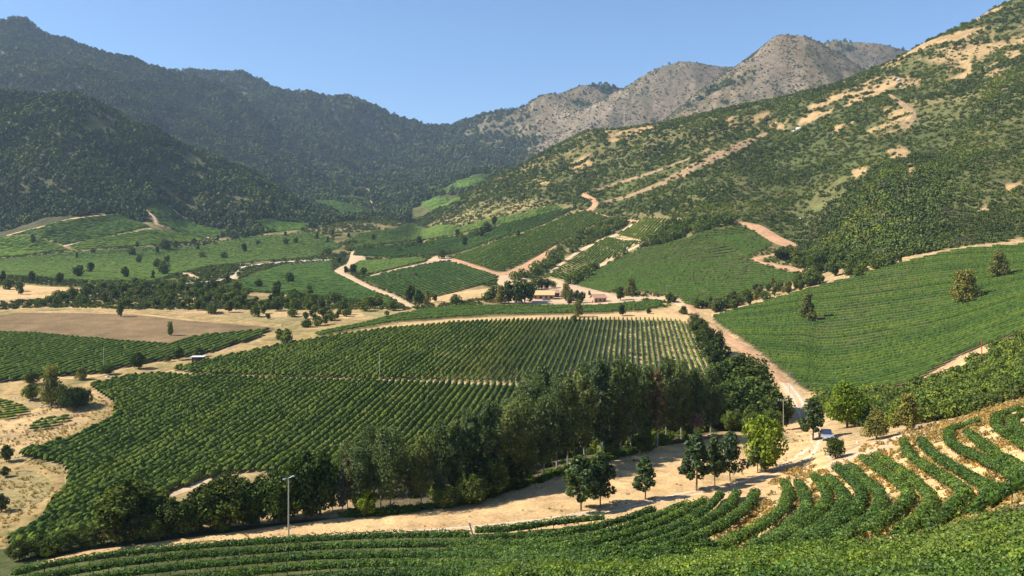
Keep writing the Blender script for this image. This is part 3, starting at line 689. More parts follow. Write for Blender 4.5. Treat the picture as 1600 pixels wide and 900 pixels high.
U_MID = ((987 - 800) / F, 1.0)
def place_rows(key, u, spacing, w, h, step, mat, label, group, gap=0.05, phase=0.0, bend=0.0, wfun=None, rough=1.0, z0=0.45):
    segs = rows_in_poly(BL[key]['xy'], u, spacing, phase)
    for k, (a, b) in enumerate(segs[::-1] if key != 'right' else segs):
        L = np.linalg.norm(b - a)
        path = np.stack([a + (b - a) * t for t in np.linspace(0, 1, max(2, int(L / 8)))])
        if bend:
            uu = (b - a) / L; nn = np.array([-uu[1], uu[0]]); tt = path @ (np.array(u) / np.linalg.norm(u))
            path = path + nn[None] * (bend * (tt ** 2))[:, None]
        ww = w if wfun is None else w * wfun((a + b) / 2)
        v, f = hedge(path, ww, h, step, gap, z0=z0, rough=rough)
        o = tag(link('vine_row', None), f'{nth(k)} {label}', 'vine row', group)
        c = np.array([a[0], a[1], float(hf(a[0], a[1]))])
        o.location = c
        link('foliage', mesh_np('vine_row_foliage', v - c, f, M[mat]), o)

place_rows('lower', U_MID, 2.0, 1.1, 1.7, 0.46, 'row', 'vine row, counted from the left tip, below the straight pale track', 'vine rows below the straight track', wfun=lambda m: 1.0 if m[0] < -45 else 0.86)
place_rows('upper', U_MID, 2.0, 1.05, 1.6, 0.5, 'row', 'vine row, counted from the shed end, above the straight pale track', 'vine rows above the straight track', gap=0.2, wfun=lambda m: float(np.interp(m[0], [-50, 60], [1.0, 0.55])))
place_rows('right', (22.0, -13.0), 4.2, 1.5, 1.8, 0.5, 'row_right', 'vine row, counted from the scrub side, on the slope beside the reddish road', 'vine rows on the sunny slope', gap=0.0, rough=0.8, z0=0.85)

def block(key, u, spacing, w, h, step, mat, label, gap=0.05, name='vineyard', rough=0.7, z0=0.6):
    vs, fs, b = [], [], 0
    for p, q in rows_in_poly(BL[key]['xy'], u, spacing):
        v, f = hedge(np.stack([p, q]), w, h, step, gap, z0=z0, rough=rough)
        vs.append(v); fs.append(f + b); b += len(v)
    if vs: tag(link(name, mesh_np(name, np.concatenate(vs), np.concatenate(fs), M[mat])), label, 'vineyard', kind='stuff')
block('left', U_MID, 2.6, 1.6, 1.6, 0.9, 'row', 'dark green vineyard block below the brown ploughed field')
block('strip', (1, 0.12), 2.6, 1.5, 1.4, 0.7, 'row_right', 'long narrow vineyard strip in front of the farm buildings')
block('center', (1, -0.55), 5.0, 1.6, 1.7, 0.9, 'row_right', 'large vineyard block on the slope behind the farm buildings')
block('mid_a', (0.35, 1), 3.8, 2.3, 1.3, 1.3, 'block', 'four-sided vineyard block with a lone grey bush near its middle')
block('mid_b', (1, 0.5), 2.8, 2.1, 1.6, 1.3, 'block', 'small wedge of vineyard between two pale valley roads')
block('mid_c', (1, 0.2), 3.0, 2.3, 1.5, 1.6, 'block', 'vineyard block dotted with trees beside the bending valley road')
block('slope_a', (1, 0.75), 4.8, 2.0, 1.6, 1.3, 'row_right', 'dark striped vineyard on the slope under the hairpin hill road')
block('slope_b', (1, 0.9), 4.8, 2.0, 1.6, 1.5, 'row_right', 'long vineyard strip on the slope above the dotted thicket line')
block('slope_c', (1, 0.6), 3.8, 2.6, 1.4, 1.8, 'block', 'pale green vineyard tongue at the foot of the sunny spur')
block('patch_a', (0.55, 1), 3.2, 1.5, 1.5, 1.0, 'row', 'small thin vineyard plot with pale gaps between its rows', gap=0.25)
block('patch_b', (0.6, 1), 3.6, 1.5, 1.5, 1.0, 'row', 'tiny vineyard plot of widely spaced rows under the hill road', gap=0.15)
for k, lab in (('far_a', 'bright curved vineyard under the dark wooded hill'), ('far_b', 'light green vineyard corner beside the wooded hill'), ('far_c', 'light green vineyard strip below the slanting field path'),
               ('far_d', 'small top vineyard on the wooded hill beside the winding path'), ('far_e', 'tapering vineyard running down below the winding path'), ('far_f', 'small bright vineyard at the end of the wooded spur'),
               ('far_g', 'yellow-green vineyard far up the valley inside a loop of path'), ('far_h', 'small far vineyard above the yellow-green one'), ('far_i', 'far vineyard patch low beside the sunny spur'), ('far_j', 'far vineyard climbing behind the sunny spur')):
    block(k, (1, 0.4), 3.8, 3.3, 1.2, 2.6, 'block_far', lab, gap=0.02)
block('bank_a', (1, 0.6), 2.6, 1.6, 1.2, 0.7, 'row', 'low vines beside the left track near the line of rocks', gap=0.25)
block('bank_b', (1, 0.6), 2.6, 1.6, 1.2, 0.7, 'row', 'small patch of vines inside the bend of the left track', gap=0.25)
block('wide', (1, 0.25), 4.2, 3.1, 1.3, 1.8, 'block', 'wide flat vineyard dotted with many dark trees')

# ---- the rows close by: leaf by leaf
def leaves(centres, normals, size, aspect=0.8, bend=True):
    """one bent kite-shaped leaf per centre"""
    n = len(centres)
    nrm = normals / (np.linalg.norm(normals, axis=1)[:, None] + 1e-9)
    r = NP.normal(size=(n, 3)); t = np.cross(nrm, r); t /= np.linalg.norm(t, axis=1)[:, None] + 1e-9
    b = np.cross(nrm, t)
    s = size * (0.65 + 0.7 * NP.random(n))[:, None]
    v = np.stack([centres - t * s * 0.5, centres - b * s * 0.5 * aspect + nrm * s * 0.12, centres + t * s * 0.5, centres + b * s * 0.5 * aspect + nrm * s * 0.12], 1).reshape(-1, 3)
    f = np.arange(4 * n).reshape(n, 4)
    return v, f

ORD = ['first', 'second', 'third', 'fourth', 'fifth', 'sixth', 'seventh', 'eighth', 'ninth', 'tenth', 'eleventh', 'twelfth']
def near_row(crest, label, group, h=1.8, w=1.05, per_m=140, size=0.2, mat='vine', dmin=62.0, stems=True, ground=None):
    if ground is None:
        c = resample(crest, step=6.0)
        g = hit(c[:, 0], c[:, 1], h, dmin)[:, :2]
    else: g = ground
    p = resample(g, step=0.5)
    k = np.ones(5) / 5
    if len(p) > 12:
        q = p.copy()
        for a in (0, 1): q[3:-3, a] = np.convolve(p[:, a], np.ones(7) / 7, 'valid')
        p = q
    s = np.concatenate([[0], np.cumsum(np.linalg.norm(np.diff(p, axis=0), axis=1))]); L = s[-1]
    root = tag(link('vine_row', None), label, 'vine row', group)
    o = np.array([p[0, 0], p[0, 1], float(hf(p[0, 0], p[0, 1]))]); root.location = o
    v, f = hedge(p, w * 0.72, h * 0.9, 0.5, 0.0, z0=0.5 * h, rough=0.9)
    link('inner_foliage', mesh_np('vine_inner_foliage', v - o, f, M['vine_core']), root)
    n = int(L * per_m)
    t = NP.random(n) * L
    x, y = np.interp(t, s, p[:, 0]), np.interp(t, s, p[:, 1])
    dx, dy = np.interp(np.minimum(t + 0.4, L), s, p[:, 0]) - np.interp(np.maximum(t - 0.4, 0), s, p[:, 0]), np.interp(np.minimum(t + 0.4, L), s, p[:, 1]) - np.interp(np.maximum(t - 0.4, 0), s, p[:, 1])
    dl = np.hypot(dx, dy) + 1e-9; sx, sy = -dy / dl, dx / dl
    ang = NP.random(n) * math.pi * 1.5 - math.pi * 0.25
    vig = 0.86 + 0.5 * (fbm(x, y, 2.2, 2, 71) - 0.4)
    vig = vig * (1 + 0.16 * np.sin(t * 4.2 + 2.5 * np.sin(t * 0.9)))
    rad = (0.86 + 0.28 * NP.random(n)) * vig
    lat = np.cos(ang) * w * 0.55 * rad
    zb = 0.46 * h
    up = zb + (h - zb) * 0.47 + np.sin(ang) * (h - zb) * 0.58 * rad
    shoot = NP.random(n) < 0.05
    up = np.where(shoot, up + 0.5 * NP.random(n), up)
    cen = np.stack([x + sx * lat, y + sy * lat, hf(x, y) + np.maximum(up, 0.3 * h)], 1)
    nrm = np.stack([sx * np.cos(ang), sy * np.cos(ang), np.sin(ang) + 0.35], 1) + 0.75 * NP.normal(size=(n, 3))
    v, f = leaves(cen, nrm, size)
    link('foliage', mesh_np('vine_foliage', v - o, f, M[mat]), root)
    if stems:
        mb = MB()
        for q in np.arange(0.4, L, 1.6):
            a, b = float(np.interp(q, s, p[:, 0])), float(np.interp(q, s, p[:, 1])); z = float(hf(a, b))
            mb.tube((a - o[0], b - o[1], z - o[2] - 0.1), (a - o[0] + R.uniform(-.1, .1), b - o[1] + R.uniform(-.1, .1), z - o[2] + 0.55 * h), 0.06, 0.04, 5)
        tag(mb.obj('stems', M['vine_wood'], root), kind='stuff')
    return root

LOWROWS = [
 [(20, 890), (82, 875), (190, 859), (312, 847), (400, 841), (525, 834), (625, 830), (735, 829)],
 [(742, 823), (800, 820), (860, 811), (945, 802)],
 [(740, 836), (800, 832), (860, 829), (900, 823), (960, 810), (1022, 790)],
 [(-60, 918), (30, 901), (100, 889), (200, 873), (300, 862), (400, 855), (525, 847), (675, 844), (800, 842), (862, 840), (925, 832), (975, 818), (1025, 801), (1075, 781)],
 [(700, 852), (800, 852), (860, 849), (930, 839), (1000, 822), (1040, 807), (1075, 790), (1102, 775)],
 [(60, 912), (150, 897), (250, 883), (400, 870), (500, 863), (650, 860), (800, 861), (875, 859), (950, 849), (1000, 835), (1050, 820), (1087, 800), (1112, 782), (1127, 766)],
 [(780, 868), (875, 866), (960, 856), (1025, 842), (1075, 822), (1112, 803), (1140, 783), (1152, 763)],
 [(200, 908), (300, 897), (400, 887), (500, 878), (650, 873), (800, 875), (925, 870), (1000, 859), (1050, 846), (1100, 827), (1145, 804), (1170, 781), (1181, 763)],
]
for k, c in enumerate(LOWROWS):
    near_row(c, ORD[k] + ' long curving vine row counted from the sandy road, below the row of road trees', 'curving vine rows below the road trees', w=1.05, h=1.4)
near_row([(330, 912), (480, 898), (560, 890), (660, 886), (800, 884), (900, 880), (1000, 868), (1060, 856), (1110, 842)], 'lowest long curving vine row above the near leafy mass', 'curving vine rows below the road trees')
PAIRS = [
 ([(1225, 748), (1232, 762), (1225, 785), (1200, 808), (1150, 834), (1112, 851), (1090, 862)], [(1247, 748), (1255, 762), (1260, 785), (1245, 806), (1215, 830), (1170, 850)]),
 ([(1272, 738), (1285, 752), (1292, 770), (1282, 791), (1250, 815), (1200, 842)], [(1294, 741), (1310, 755), (1320, 775), (1310, 793), (1275, 820), (1237, 845)]),
 ([(1307, 724), (1330, 745), (1347, 765), (1340, 786), (1300, 815), (1262, 842)], [(1329, 725), (1355, 747), (1375, 768), (1372, 790), (1340, 815), (1300, 840)]),
 ([(1347, 709), (1380, 732), (1410, 752), (1420, 768), (1400, 791), (1355, 822)], [(1367, 706), (1400, 725), (1437, 752), (1455, 775), (1445, 796), (1400, 826)]),
 ([(1412, 683), (1418, 700), (1450, 725), (1487, 747), (1507, 762), (1487, 788), (1445, 818)], [(1440, 682), (1450, 697), (1480, 717), (1520, 740), (1550, 762), (1548, 783), (1512, 806)]),
 ([(1530, 652), (1498, 661), (1482, 670), (1484, 684), (1506, 698), (1562, 722), (1600, 742), (1640, 757)], [(1512, 670), (1528, 682), (1560, 705), (1590, 720), (1650, 745)]),
 ([(1600, 632), (1560, 645), (1556, 656), (1580, 676), (1604, 690), (1660, 716)], [(1612, 640), (1582, 650), (1586, 661), (1604, 674), (1660, 700)]),
]
for k, (a, b) in enumerate(PAIRS):
    near_row(a, f'left row of the {ORD[k]} hooked vine pair counting rightwards from the sandy road bend', 'hooked vine pairs on the grassy terraces', h=1.35, w=1.15)
    near_row(b, f'right row of the {ORD[k]} hooked vine pair counting rightwards from the sandy road bend', 'hooked vine pairs on the grassy terraces', h=1.35, w=1.15)
near_row([(1660, 735), (1600, 768), (1560, 792), (1518, 815)], 'short slanting vine row beside the dark gap above the near leafy mass', 'vine rows of the near leafy mass')
for k in range(7):
    pp = np.arange([560, 700, 850, 980, 1080, 1160, 1240, 1320][k], 1765, 12.0)
    dd = np.interp(pp, [500, 800, 1000, 1200, 1400, 1600, 1760], [68, 59.5, 56, 53, 48.5, 44, 41]) - 2.15 * k
    near_row(None, ORD[k] + ' row of the bright leafy vines along the bottom edge, counted from the back', 'vine rows of the near leafy mass', h=1.9, w=1.7, per_m=300, size=0.16, mat='vine_near', stems=False, ground=np.stack([dd * (pp - 800) / F, dd], 1))

# ------------------------------------------------------------------ trees and shrubs: prototypes
def crown_mesh(name, mat, seed, height, radius, base, lobes, n, leaf, shape='round', flat=1.0, lobe_r=0.42, out=0.8):
    g = np.random.default_rng(seed)
    c, r = [], []
    for k in range(lobes):
        t = (k + g.random()) / lobes
        z = base + (height - base) * (0.12 + 0.8 * t)
        if shape == 'round': prof = math.sqrt(max(0.05, 1 - (2 * t - 0.9) ** 2))
        elif shape == 'ovate': prof = (1 - t) ** 0.55 * min(1, 0.35 + 3.2 * t)
        elif shape == 'column': prof = 0.75 + 0.25 * math.sin(t * 7 + seed) - 0.35 * t
        elif shape == 'tall': prof = min(1, 0.45 + 1.3 * t) * (1 - max(0, t - 0.55) * 1.5)
        else: prof = 1 - 0.65 * t
        a = k * 2.4 + g.random() * 1.3
        rr = radius * prof * math.sqrt(g.random()) * (1 - lobe_r * 0.6)
        c.append((rr * math.cos(a), rr * math.sin(a), z)); r.append(radius * lobe_r * (0.7 + 0.6 * g.random()) * (0.6 + 0.4 * prof))
    c, r = np.array(c), np.array(r)
    w = r ** 2 / (r ** 2).sum()
    i = g.choice(lobes, n, p=w)
    d = g.normal(size=(n, 3)); d /= np.linalg.norm(d, axis=1)[:, None]
    rad = (0.55 + 0.5 * g.random(n) ** 0.6)[:, None] * r[i][:, None]
    p = c[i] + d * rad * np.array([1, 1, flat])
    p[:, 2] = np.minimum(p[:, 2] * height / np.percentile(p[:, 2], 99.3), height * 1.03)
    p[:, 2] = np.maximum(p[:, 2], 0.08 * height if base < 0.1 * height else base * 0.75)
    nrm = d * out + 0.55 * g.normal(size=(n, 3)) + np.array([0, 0, 0.25])
    global NP
    keep, NP_ = NP, None
    NP = g
    v, f = leaves(p, nrm, leaf)
    NP = keep
    return mesh_np(name, v, f, mat), c

def trunk_mesh(name, mat, seed, height, base, r0, lobes, limbs=5, lean=0.0, n=6):
    rr = random.Random(seed); mb = MB()
    top = (lean * height + rr.uniform(-.1, .1), rr.uniform(-.2, .2), height * 0.8)
    mid = (top[0] * 0.4 + rr.uniform(-.08, .08), top[1] * 0.4, max(base, height * 0.3))
    mb.tube((0, 0, -0.4), mid, r0, r0 * 0.75, n); mb.tube(mid, top, r0 * 0.75, r0 * 0.2, n)
    for q in rr.sample(range(len(lobes)), min(limbs, len(lobes))):
        e = lobes[q]; s = rr.uniform(0.1, 0.7)
        a = [m + (t - m) * s for m, t in zip(mid, top)]
        if e[2] > a[2] * 0.8: mb.tube(a, tuple(e), r0 * 0.35, r0 * 0.1, 5)
    return mb.mesh(name, mat)

PROTO = {}
def proto(key, leafmat, barkmat, variants, height, radius, base, lobes, n, leaf, r0, **kw):
    lean = kw.pop('lean', 0.0); limbs = kw.pop('limbs', 5)
    PROTO[key] = []
    for s in range(variants):
        sc = 1 + 0.12 * (s - variants / 2)
        me, c = crown_mesh(key + '_crown', M[leafmat], 100 * len(PROTO) + s, height, radius * sc, base, lobes, n, leaf, **kw)
        PROTO[key].append((me, trunk_mesh(key + '_trunk', M[barkmat], s + 5, height, base, r0, c, limbs, lean * (1 if s % 2 else -1)), height))

proto('plane', 'plane', 'bark', 4, 7.0, 3.0, 0.9, 30, 3000, 0.34, 0.11, shape='ovate', lobe_r=0.24, limbs=14)
proto('euc', 'euc', 'bark_pale', 6, 20.0, 5.0, 2.0, 50, 6500, 0.46, 0.2, shape='tall', lobe_r=0.3, flat=1.15, limbs=12)
proto('euc_young', 'euc_blue', 'bark_pale', 2, 9.0, 1.7, 1.0, 16, 900, 0.5, 0.1, shape='column', lobe_r=0.45, flat=1.3)
proto('euc_dry', 'tree_red', 'bark_pale', 1, 14.0, 2.2, 2.5, 18, 800, 0.55, 0.16, shape='column', lobe_r=0.4, flat=1.3, limbs=9)
proto('bushy', 'tree_mid', 'bark', 4, 6.0, 3.0, 0.4, 40, 3600, 0.34, 0.16, shape='round', lobe_r=0.31)
proto('dark', 'tree_dark', 'bark', 4, 6.0, 2.7, 0.4, 40, 3600, 0.32, 0.16, shape='round', lobe_r=0.31)
proto('olive', 'tree_olive', 'bark', 3, 6.0, 2.7, 0.3, 40, 3400, 0.32, 0.16, shape='cone', lobe_r=0.33)
proto('lime', 'tree_lime', 'bark', 2, 6.0, 3.0, 0.3, 34, 3200, 0.36, 0.14, shape='round', lobe_r=0.32)
proto('willow', 'tree_lime', 'bark', 1, 9.0, 4.6, 0.9, 40, 4600, 0.42, 0.25, shape='round', lobe_r=0.32)
proto('far_dark', 'tree_dark', 'bark', 4, 6.0, 2.7, 0.7, 18, 620, 0.7, 0.18, shape='round', lobe_r=0.42)
proto('far_mid', 'tree_mid', 'bark', 4, 6.0, 3.2, 0.3, 18, 620, 0.75, 0.16, shape='round', lobe_r=0.42)
proto('far_tall', 'tree_dark', 'bark', 2, 6.0, 1.9, 0.5, 16, 420, 0.8, 0.16, shape='column', lobe_r=0.5)
proto('twiggy', 'bare_twigs', 'bark_pale', 1, 6.0, 2.0, 2.6, 16, 1500, 0.22, 0.1, shape='round', lobe_r=0.45)

def plant(key, x, y, height, label, cat='tree', group=None, name='tree', variant=None, widen=1.0, sink=0.0):
    v = PROTO[key]; me, tr, h0 = v[R.randrange(len(v)) if variant is None else variant % len(v)]
    root = tag(link(name, None), label, cat, group)
    s = height / h0
    root.location = (x, y, float(hf(x, y)) - sink)
    root.rotation_euler = (0, 0, R.uniform(0, 6.28))
    root.scale = (s * widen, s * widen, s)
    link('trunk', tr, root); link('crown', me, root)
    return root

def at(px, py, hpx, key, label, cat='tree', group=None, name='tree', widen=1.0, dmin=20.0, variant=None):
    """a plant whose foot is at a survey mark and which stands hpx marks tall"""
    p = hit(px, py, 0, dmin)[0]
    return plant(key, p[0], p[1], hpx * p[1] / F, label, cat, group, name, variant, widen)

# the young trees along the road
for px, py, h, lab, w in ((908, 799, 84, 'dark glossy round tree, nearest of the pair at the low end of the road', 1.25), (938, 793, 80, 'dark glossy tree, farther of the pair at the low end of the road', 1.1),
                          (1008, 782, 66, 'single dark glossy tree standing alone between the pair and the trio', 1.15), (1088, 768, 86, 'largest dark glossy tree, front of the trio on the road verge', 1.2),
                          (1117, 760, 78, 'slim dark glossy tree, middle of the trio on the road verge', 0.85), (1141, 752, 74, 'dark glossy tree, last of the trio on the road verge', 0.95),
                          (1184, 740, 50, 'small dark glossy tree in front of the bright green shrub', 1.1), (1270, 689, 64, 'dark glossy tree leaning over the parked pickup', 1.3)):
    at(px, py, h * 1.03, 'plane', lab, 'tree', 'young trees along the dirt road', 'road_tree', widen=w)
at(1196, 737, 84, 'lime', 'bright yellow-green shrub beside the front utility pole', 'shrub', name='shrub', widen=0.95)
at(1305, 718, 34, 'dark', 'dark round bush in front of the parked pickup', 'bush', name='bush', widen=1.1)
at(1324, 668, 70, 'willow', 'large bright green spreading tree behind the parked pickup', 'tree', name='spreading_tree', widen=1.05)
at(1370, 686, 46, 'olive', 'smaller yellowish bush between the bright spreading tree and the golden one', 'bush', name='bush', widen=1.15)
at(1418, 674, 58, 'olive', 'golden green rounded tree at the edge of the scrub', 'tree', name='tree', widen=1.1)
at(1160, 741, 12, 'euc_dry', 'tiny dry sapling on the road verge after the trio', 'sapling', name='sapling', widen=1.2)

# trees standing in the sunny slope vineyard
at(1262, 503, 44, 'olive', 'tall narrow tree in the sunny slope vineyard', 'tree', name='tree', widen=0.85)
at(1506, 476, 54, 'olive', 'broad pale tree in the sunny slope vineyard', 'tree', name='tree', widen=1.1)
at(1560, 436, 44, 'olive', 'dark tree highest in the sunny slope vineyard', 'tree', name='tree', widen=0.95)

# eucalyptus grove
EUC = [(505, 808, 118), (560, 807, 122), (590, 800, 150), (612, 802, 140), (660, 794, 120), (690, 790, 138), (716, 786, 142), (742, 780, 150), (770, 774, 152), (796, 766, 160), (822, 757, 150), (845, 750, 158), (868, 742, 162), (893, 734, 150), (918, 727, 160), (942, 720, 168), (965, 714, 160), (990, 707, 150), (1012, 701, 160), (1036, 694, 150), (1060, 690, 140), (1084, 688, 130), (1108, 684, 120)]
for k, (px, py, h) in enumerate(EUC):
    at(px + R.uniform(-6, 6), py - 3, h * R.uniform(0.78, 0.95), 'euc', f'{nth(k)} eucalyptus from the low end, in the front line facing the clearing', 'tree', 'eucalyptus trees in front of the grove', 'eucalyptus_tree', widen=R.uniform(0.85, 1.15))
def grove(px, d, top, key='euc', label='grey-green eucalyptus tree standing deep in the grove', group='eucalyptus trees deep in the grove', cat='tree', name='eucalyptus_tree', w=1.0):
    x, y = wp(px, d); z = float(hf(x, y))
    h = max(4.0, (YH - top) / F * d - z)
    plant(key, x, y, h, label, cat, group, name, None, w)
TOPS = np.array([(480, 705), (520, 690), (580, 668), (640, 690), (700, 660), (740, 620), (790, 600), (830, 575), (865, 552), (910, 556), (950, 585), (1000, 570), (1050, 552), (1080, 565), (1110, 590), (1150, 590), (1200, 600)], float)
for k in range(54):
    px = 690 + 440 * ((k * 0.618) % 1.0)
    d = np.interp(px, [520, 700, 800, 900, 1000, 1100, 1200], [122, 128, 137, 150, 165, 178, 185]) + R.uniform(2, 40)
    grove(px, d, np.interp(px, TOPS[:, 0], TOPS[:, 1]) + 8 + R.uniform(0, 75), w=R.uniform(0.85, 1.2))
for px, d, top in ((545, 128, 690), (600, 130, 672), (622, 134, 680), (575, 126, 668), (480, 126, 720)):
    grove(px, d, top, w=1.1)
for px, py, h in ((535, 806, 70), (520, 804, 60), (640, 790, 60), (770, 770, 60), (960, 712, 60), (945, 715, 55), (990, 690, 80), (1000, 695, 70)):
    at(px, py, h, 'euc_young', 'young silvery eucalyptus at the foot of the grove', 'tree', 'silvery young eucalyptus trees', 'eucalyptus_tree')
at(543, 805, 88, 'euc_dry', 'reddish dying eucalyptus between green ones at the low end of the grove', 'tree', name='eucalyptus_tree')
at(955, 706, 95, 'euc_dry', 'reddish dry eucalyptus in the middle of the grove', 'tree', name='eucalyptus_tree')
at(1027, 700, 120, 'euc_dry', 'rusty tinted eucalyptus before the bare pinkish tree', 'tree', name='eucalyptus_tree')
at(1086, 688, 44, 'twiggy', 'small bare pinkish tree against the dark grove', 'tree', name='bare_tree', widen=1.3)

# bushes at the foot of the grove and the hedge of trees at the left
BUSH = [(572, 806, 42, 'lime', 'rounded yellow-green bush at the foot of the low eucalyptus trees'), (1010, 708, 36, 'bushy', 'green bush at the grove foot beside the timber table'),
        (955, 716, 30, 'bushy', 'green bush at the grove foot behind the single road tree'), (740, 788, 46, 'bushy', 'broad green bush at the grove edge over the grassy strip'),
        (700, 794, 34, 'bushy', 'low green bush at the grove edge beside the grassy strip'), (770, 776, 60, 'bushy', 'tall green bush leaning out of the grove over the clearing'), (800, 764, 50, 'dark', 'dark bush at the corner where the clearing widens')]
for px, py, h, k, lab in BUSH: at(px, py, h, k, lab, 'bush', name='bush', widen=1.2)
for q, (px, d, top, k, w) in enumerate(sorted(((1120, 190, 610, 'dark', 1.2), (1140, 200, 600, 'bushy', 1.2), (1165, 205, 592, 'bushy', 1.3), (1190, 205, 598, 'bushy', 1.2), (1210, 200, 612, 'dark', 1.2), (1150, 186, 640, 'bushy', 1.2), (1175, 184, 634, 'bushy', 1.25), (1205, 184, 640, 'bushy', 1.2), (1125, 178, 640, 'dark', 1.1), (1140, 176, 655, 'bushy', 1.1), (1178, 176, 650, 'bushy', 1.1),
                         (1160, 235, 556, 'dark', 1.3), (1150, 238, 560, 'dark', 1.2), (1176, 228, 572, 'dark', 1.1), (1120, 290, 528, 'dark', 1.2), (1108, 320, 512, 'dark', 1.3), (1095, 355, 498, 'dark', 1.3), (1085, 375, 490, 'olive', 1.2), (1068, 420, 478, 'olive', 1.5), (1046, 455, 458, 'dark', 1.3), (1052, 452, 463, 'dark', 1.1)), key=lambda t: t[1])):
    grove(px, d, top, k, f'{nth(q)} leafy roadside tree beside the reddish road, counted away from the grove front', 'leafy trees beside the reddish road', 'tree', 'roadside_tree', w)
HEDGE = [(205, 846, 96, 'dark', 1.5), (180, 852, 70, 'olive', 1.3), (215, 846, 66, 'olive', 1.0), (150, 858, 40, 'dark', 1.4), (100, 866, 36, 'bushy', 1.5), (60, 872, 40, 'bushy', 1.5), (30, 880, 40, 'dark', 1.4), (240, 848, 40, 'bushy', 1.3), (265, 842, 62, 'dark', 1.3), (290, 838, 58, 'bushy', 1.3), (315, 835, 72, 'dark', 1.2), (335, 832, 88, 'bushy', 1.1), (358, 830, 84, 'dark', 1.1), (380, 827, 88, 'bushy', 1.0), (405, 824, 96, 'dark', 1.0), (428, 821, 100, 'bushy', 0.9), (452, 818, 104, 'bushy', 0.9), (478, 815, 108, 'dark', 0.9), (500, 811, 104, 'bushy', 0.8), (345, 835, 40, 'bushy', 1.2), (395, 826, 44, 'bushy', 1.2), (440, 820, 46, 'dark', 1.2), (485, 812, 50, 'dark', 1.2), (75, 875, 20, 'bushy', 1.4), (130, 860, 26, 'bushy', 1.4)]
for k, (px, py, h, key, w) in enumerate(sorted(HEDGE)):
    at(px, py - 4, h * R.uniform(0.72, 1.0), key, f'{nth(k)} leafy tree from the left end of the dark hedge by the sandy road', 'tree', 'trees of the dark hedge by the sandy road', 'hedge_tree', widen=w)

# trees on the left bank around the bending tracks
for px, py, h, key, lab, w in ((80, 634, 62, 'olive', 'tall pale-topped tree by the bend of the left track', 0.8), (48, 626, 26, 'bushy', 'round green bush at the left of the pale-topped tree', 1.2), (115, 640, 34, 'dark', 'dark bush to the right of the pale-topped tree', 1.3), (128, 636, 30, 'dark', 'dark bush nearest the bend of the field edge', 1.2), (98, 636, 34, 'dark', 'dark bush against the pale-topped tree', 1.1),
                               (216, 577, 26, 'dark', 'round dark tree beside the upper left track', 1.25), (168, 586, 18, 'bushy', 'low bush beside the upper left track and the thin pole', 1.4), (127, 594, 20, 'olive', 'small flat-topped tree on the left track bank', 1.3), (50, 602, 22, 'dark', 'dark tree on the left track bank below the vines', 1.3), (280, 563, 20, 'dark', 'dark tree left of the small shed', 1.3), (312, 558, 16, 'olive', 'pale bush behind the small shed', 1.5), (262, 566, 12, 'olive', 'small thorn bush on the track left of the shed', 1.2),
                               (10, 722, 26, 'dark', 'dark bush on the grassy bank at the left edge', 1.2), (2, 800, 28, 'dark', 'dark bush low on the left grassy bank', 1.2), (8, 745, 16, 'dark', 'small dark bush inside the left track loop', 1.2),
                               (266, 525, 22, 'far_mid', 'lone small tree in the brown ploughed field', 0.7), (188, 496, 24, 'far_dark', 'tree with a bare stem at the back edge of the ploughed field', 0.7),
                               (447, 538, 24, 'far_mid', 'bush on the sandy slope past the end of the ploughed field', 1.0), (436, 532, 18, 'far_mid', 'smaller bush on the sandy slope past the ploughed field', 1.0), (480, 512, 14, 'far_mid', 'bush on the sandy bank above the field margin', 1.1),
                               (640, 474, 28, 'far_dark', 'blue-green conifer-like tree at the bend of the valley road', 0.8), (655, 476, 22, 'far_dark', 'second blue-green tree at the bend of the valley road', 0.9), (668, 474, 20, 'olive', 'pale tree beside the two blue-green ones', 0.8), (712, 476, 16, 'far_mid', 'low bush by the farm strip', 1.2), (680, 472, 12, 'far_dark', 'small dark bush near the blue-green trees', 1.2),
                               (904, 496, 28, 'olive', 'pale-topped tree at the far edge of the striped vines', 0.75), (897, 505, 12, 'bushy', 'low bush at the far edge of the striped vines', 1.5), (972, 494, 18, 'far_dark', 'round dark bush on the far edge of the striped vines', 1.1), (969, 470, 22, 'far_dark', 'dark tree by the yard at the end of the farm road', 1.0), (1013, 491, 9, 'far_dark', 'low bush at the corner of the narrow strip', 1.2),
                               (690, 412, 2, 'far_dark', 'speck of bush by the white van', 1.0), (649, 435, 10, 'twiggy', 'lone grey bush in the four-sided vineyard block', 1.6), (987, 462, 28, 'olive', 'pale tree in the corner of the large slope block', 0.8)):
    at(px, py, h, key, lab, 'bush' if 'bush' in lab else 'tree', name='bush' if 'bush' in lab else 'tree', widen=w)

# the farm's own trees
for px, py, h, key, w in ((783, 474, 28, 'olive', 1.0), (795, 474, 34, 'far_dark', 0.9), (808, 475, 36, 'far_mid', 0.9), (820, 474, 36, 'far_dark', 0.9), (829, 472, 30, 'far_dark', 0.8), (835, 453, 18, 'far_mid', 1.2), (846, 452, 17, 'far_dark', 1.2), (855, 452, 16, 'far_dark', 1.2), (864, 450, 11, 'far_mid', 1.2), (884, 470, 28, 'olive', 0.8), (892, 474, 22, 'olive', 0.8), (902, 474, 20, 'far_dark', 0.9), (909, 474, 18, 'far_dark', 0.9), (921, 462, 8, 'olive', 1.0), (890, 476, 10, 'far_dark', 1.2), (772, 470, 24, 'far_mid', 1.0), (762, 472, 16, 'far_mid', 1.2)):
    at(px, py, h, key, 'leafy tree shading the farm buildings', 'tree', 'trees around the farm buildings', 'farm_tree', widen=w)

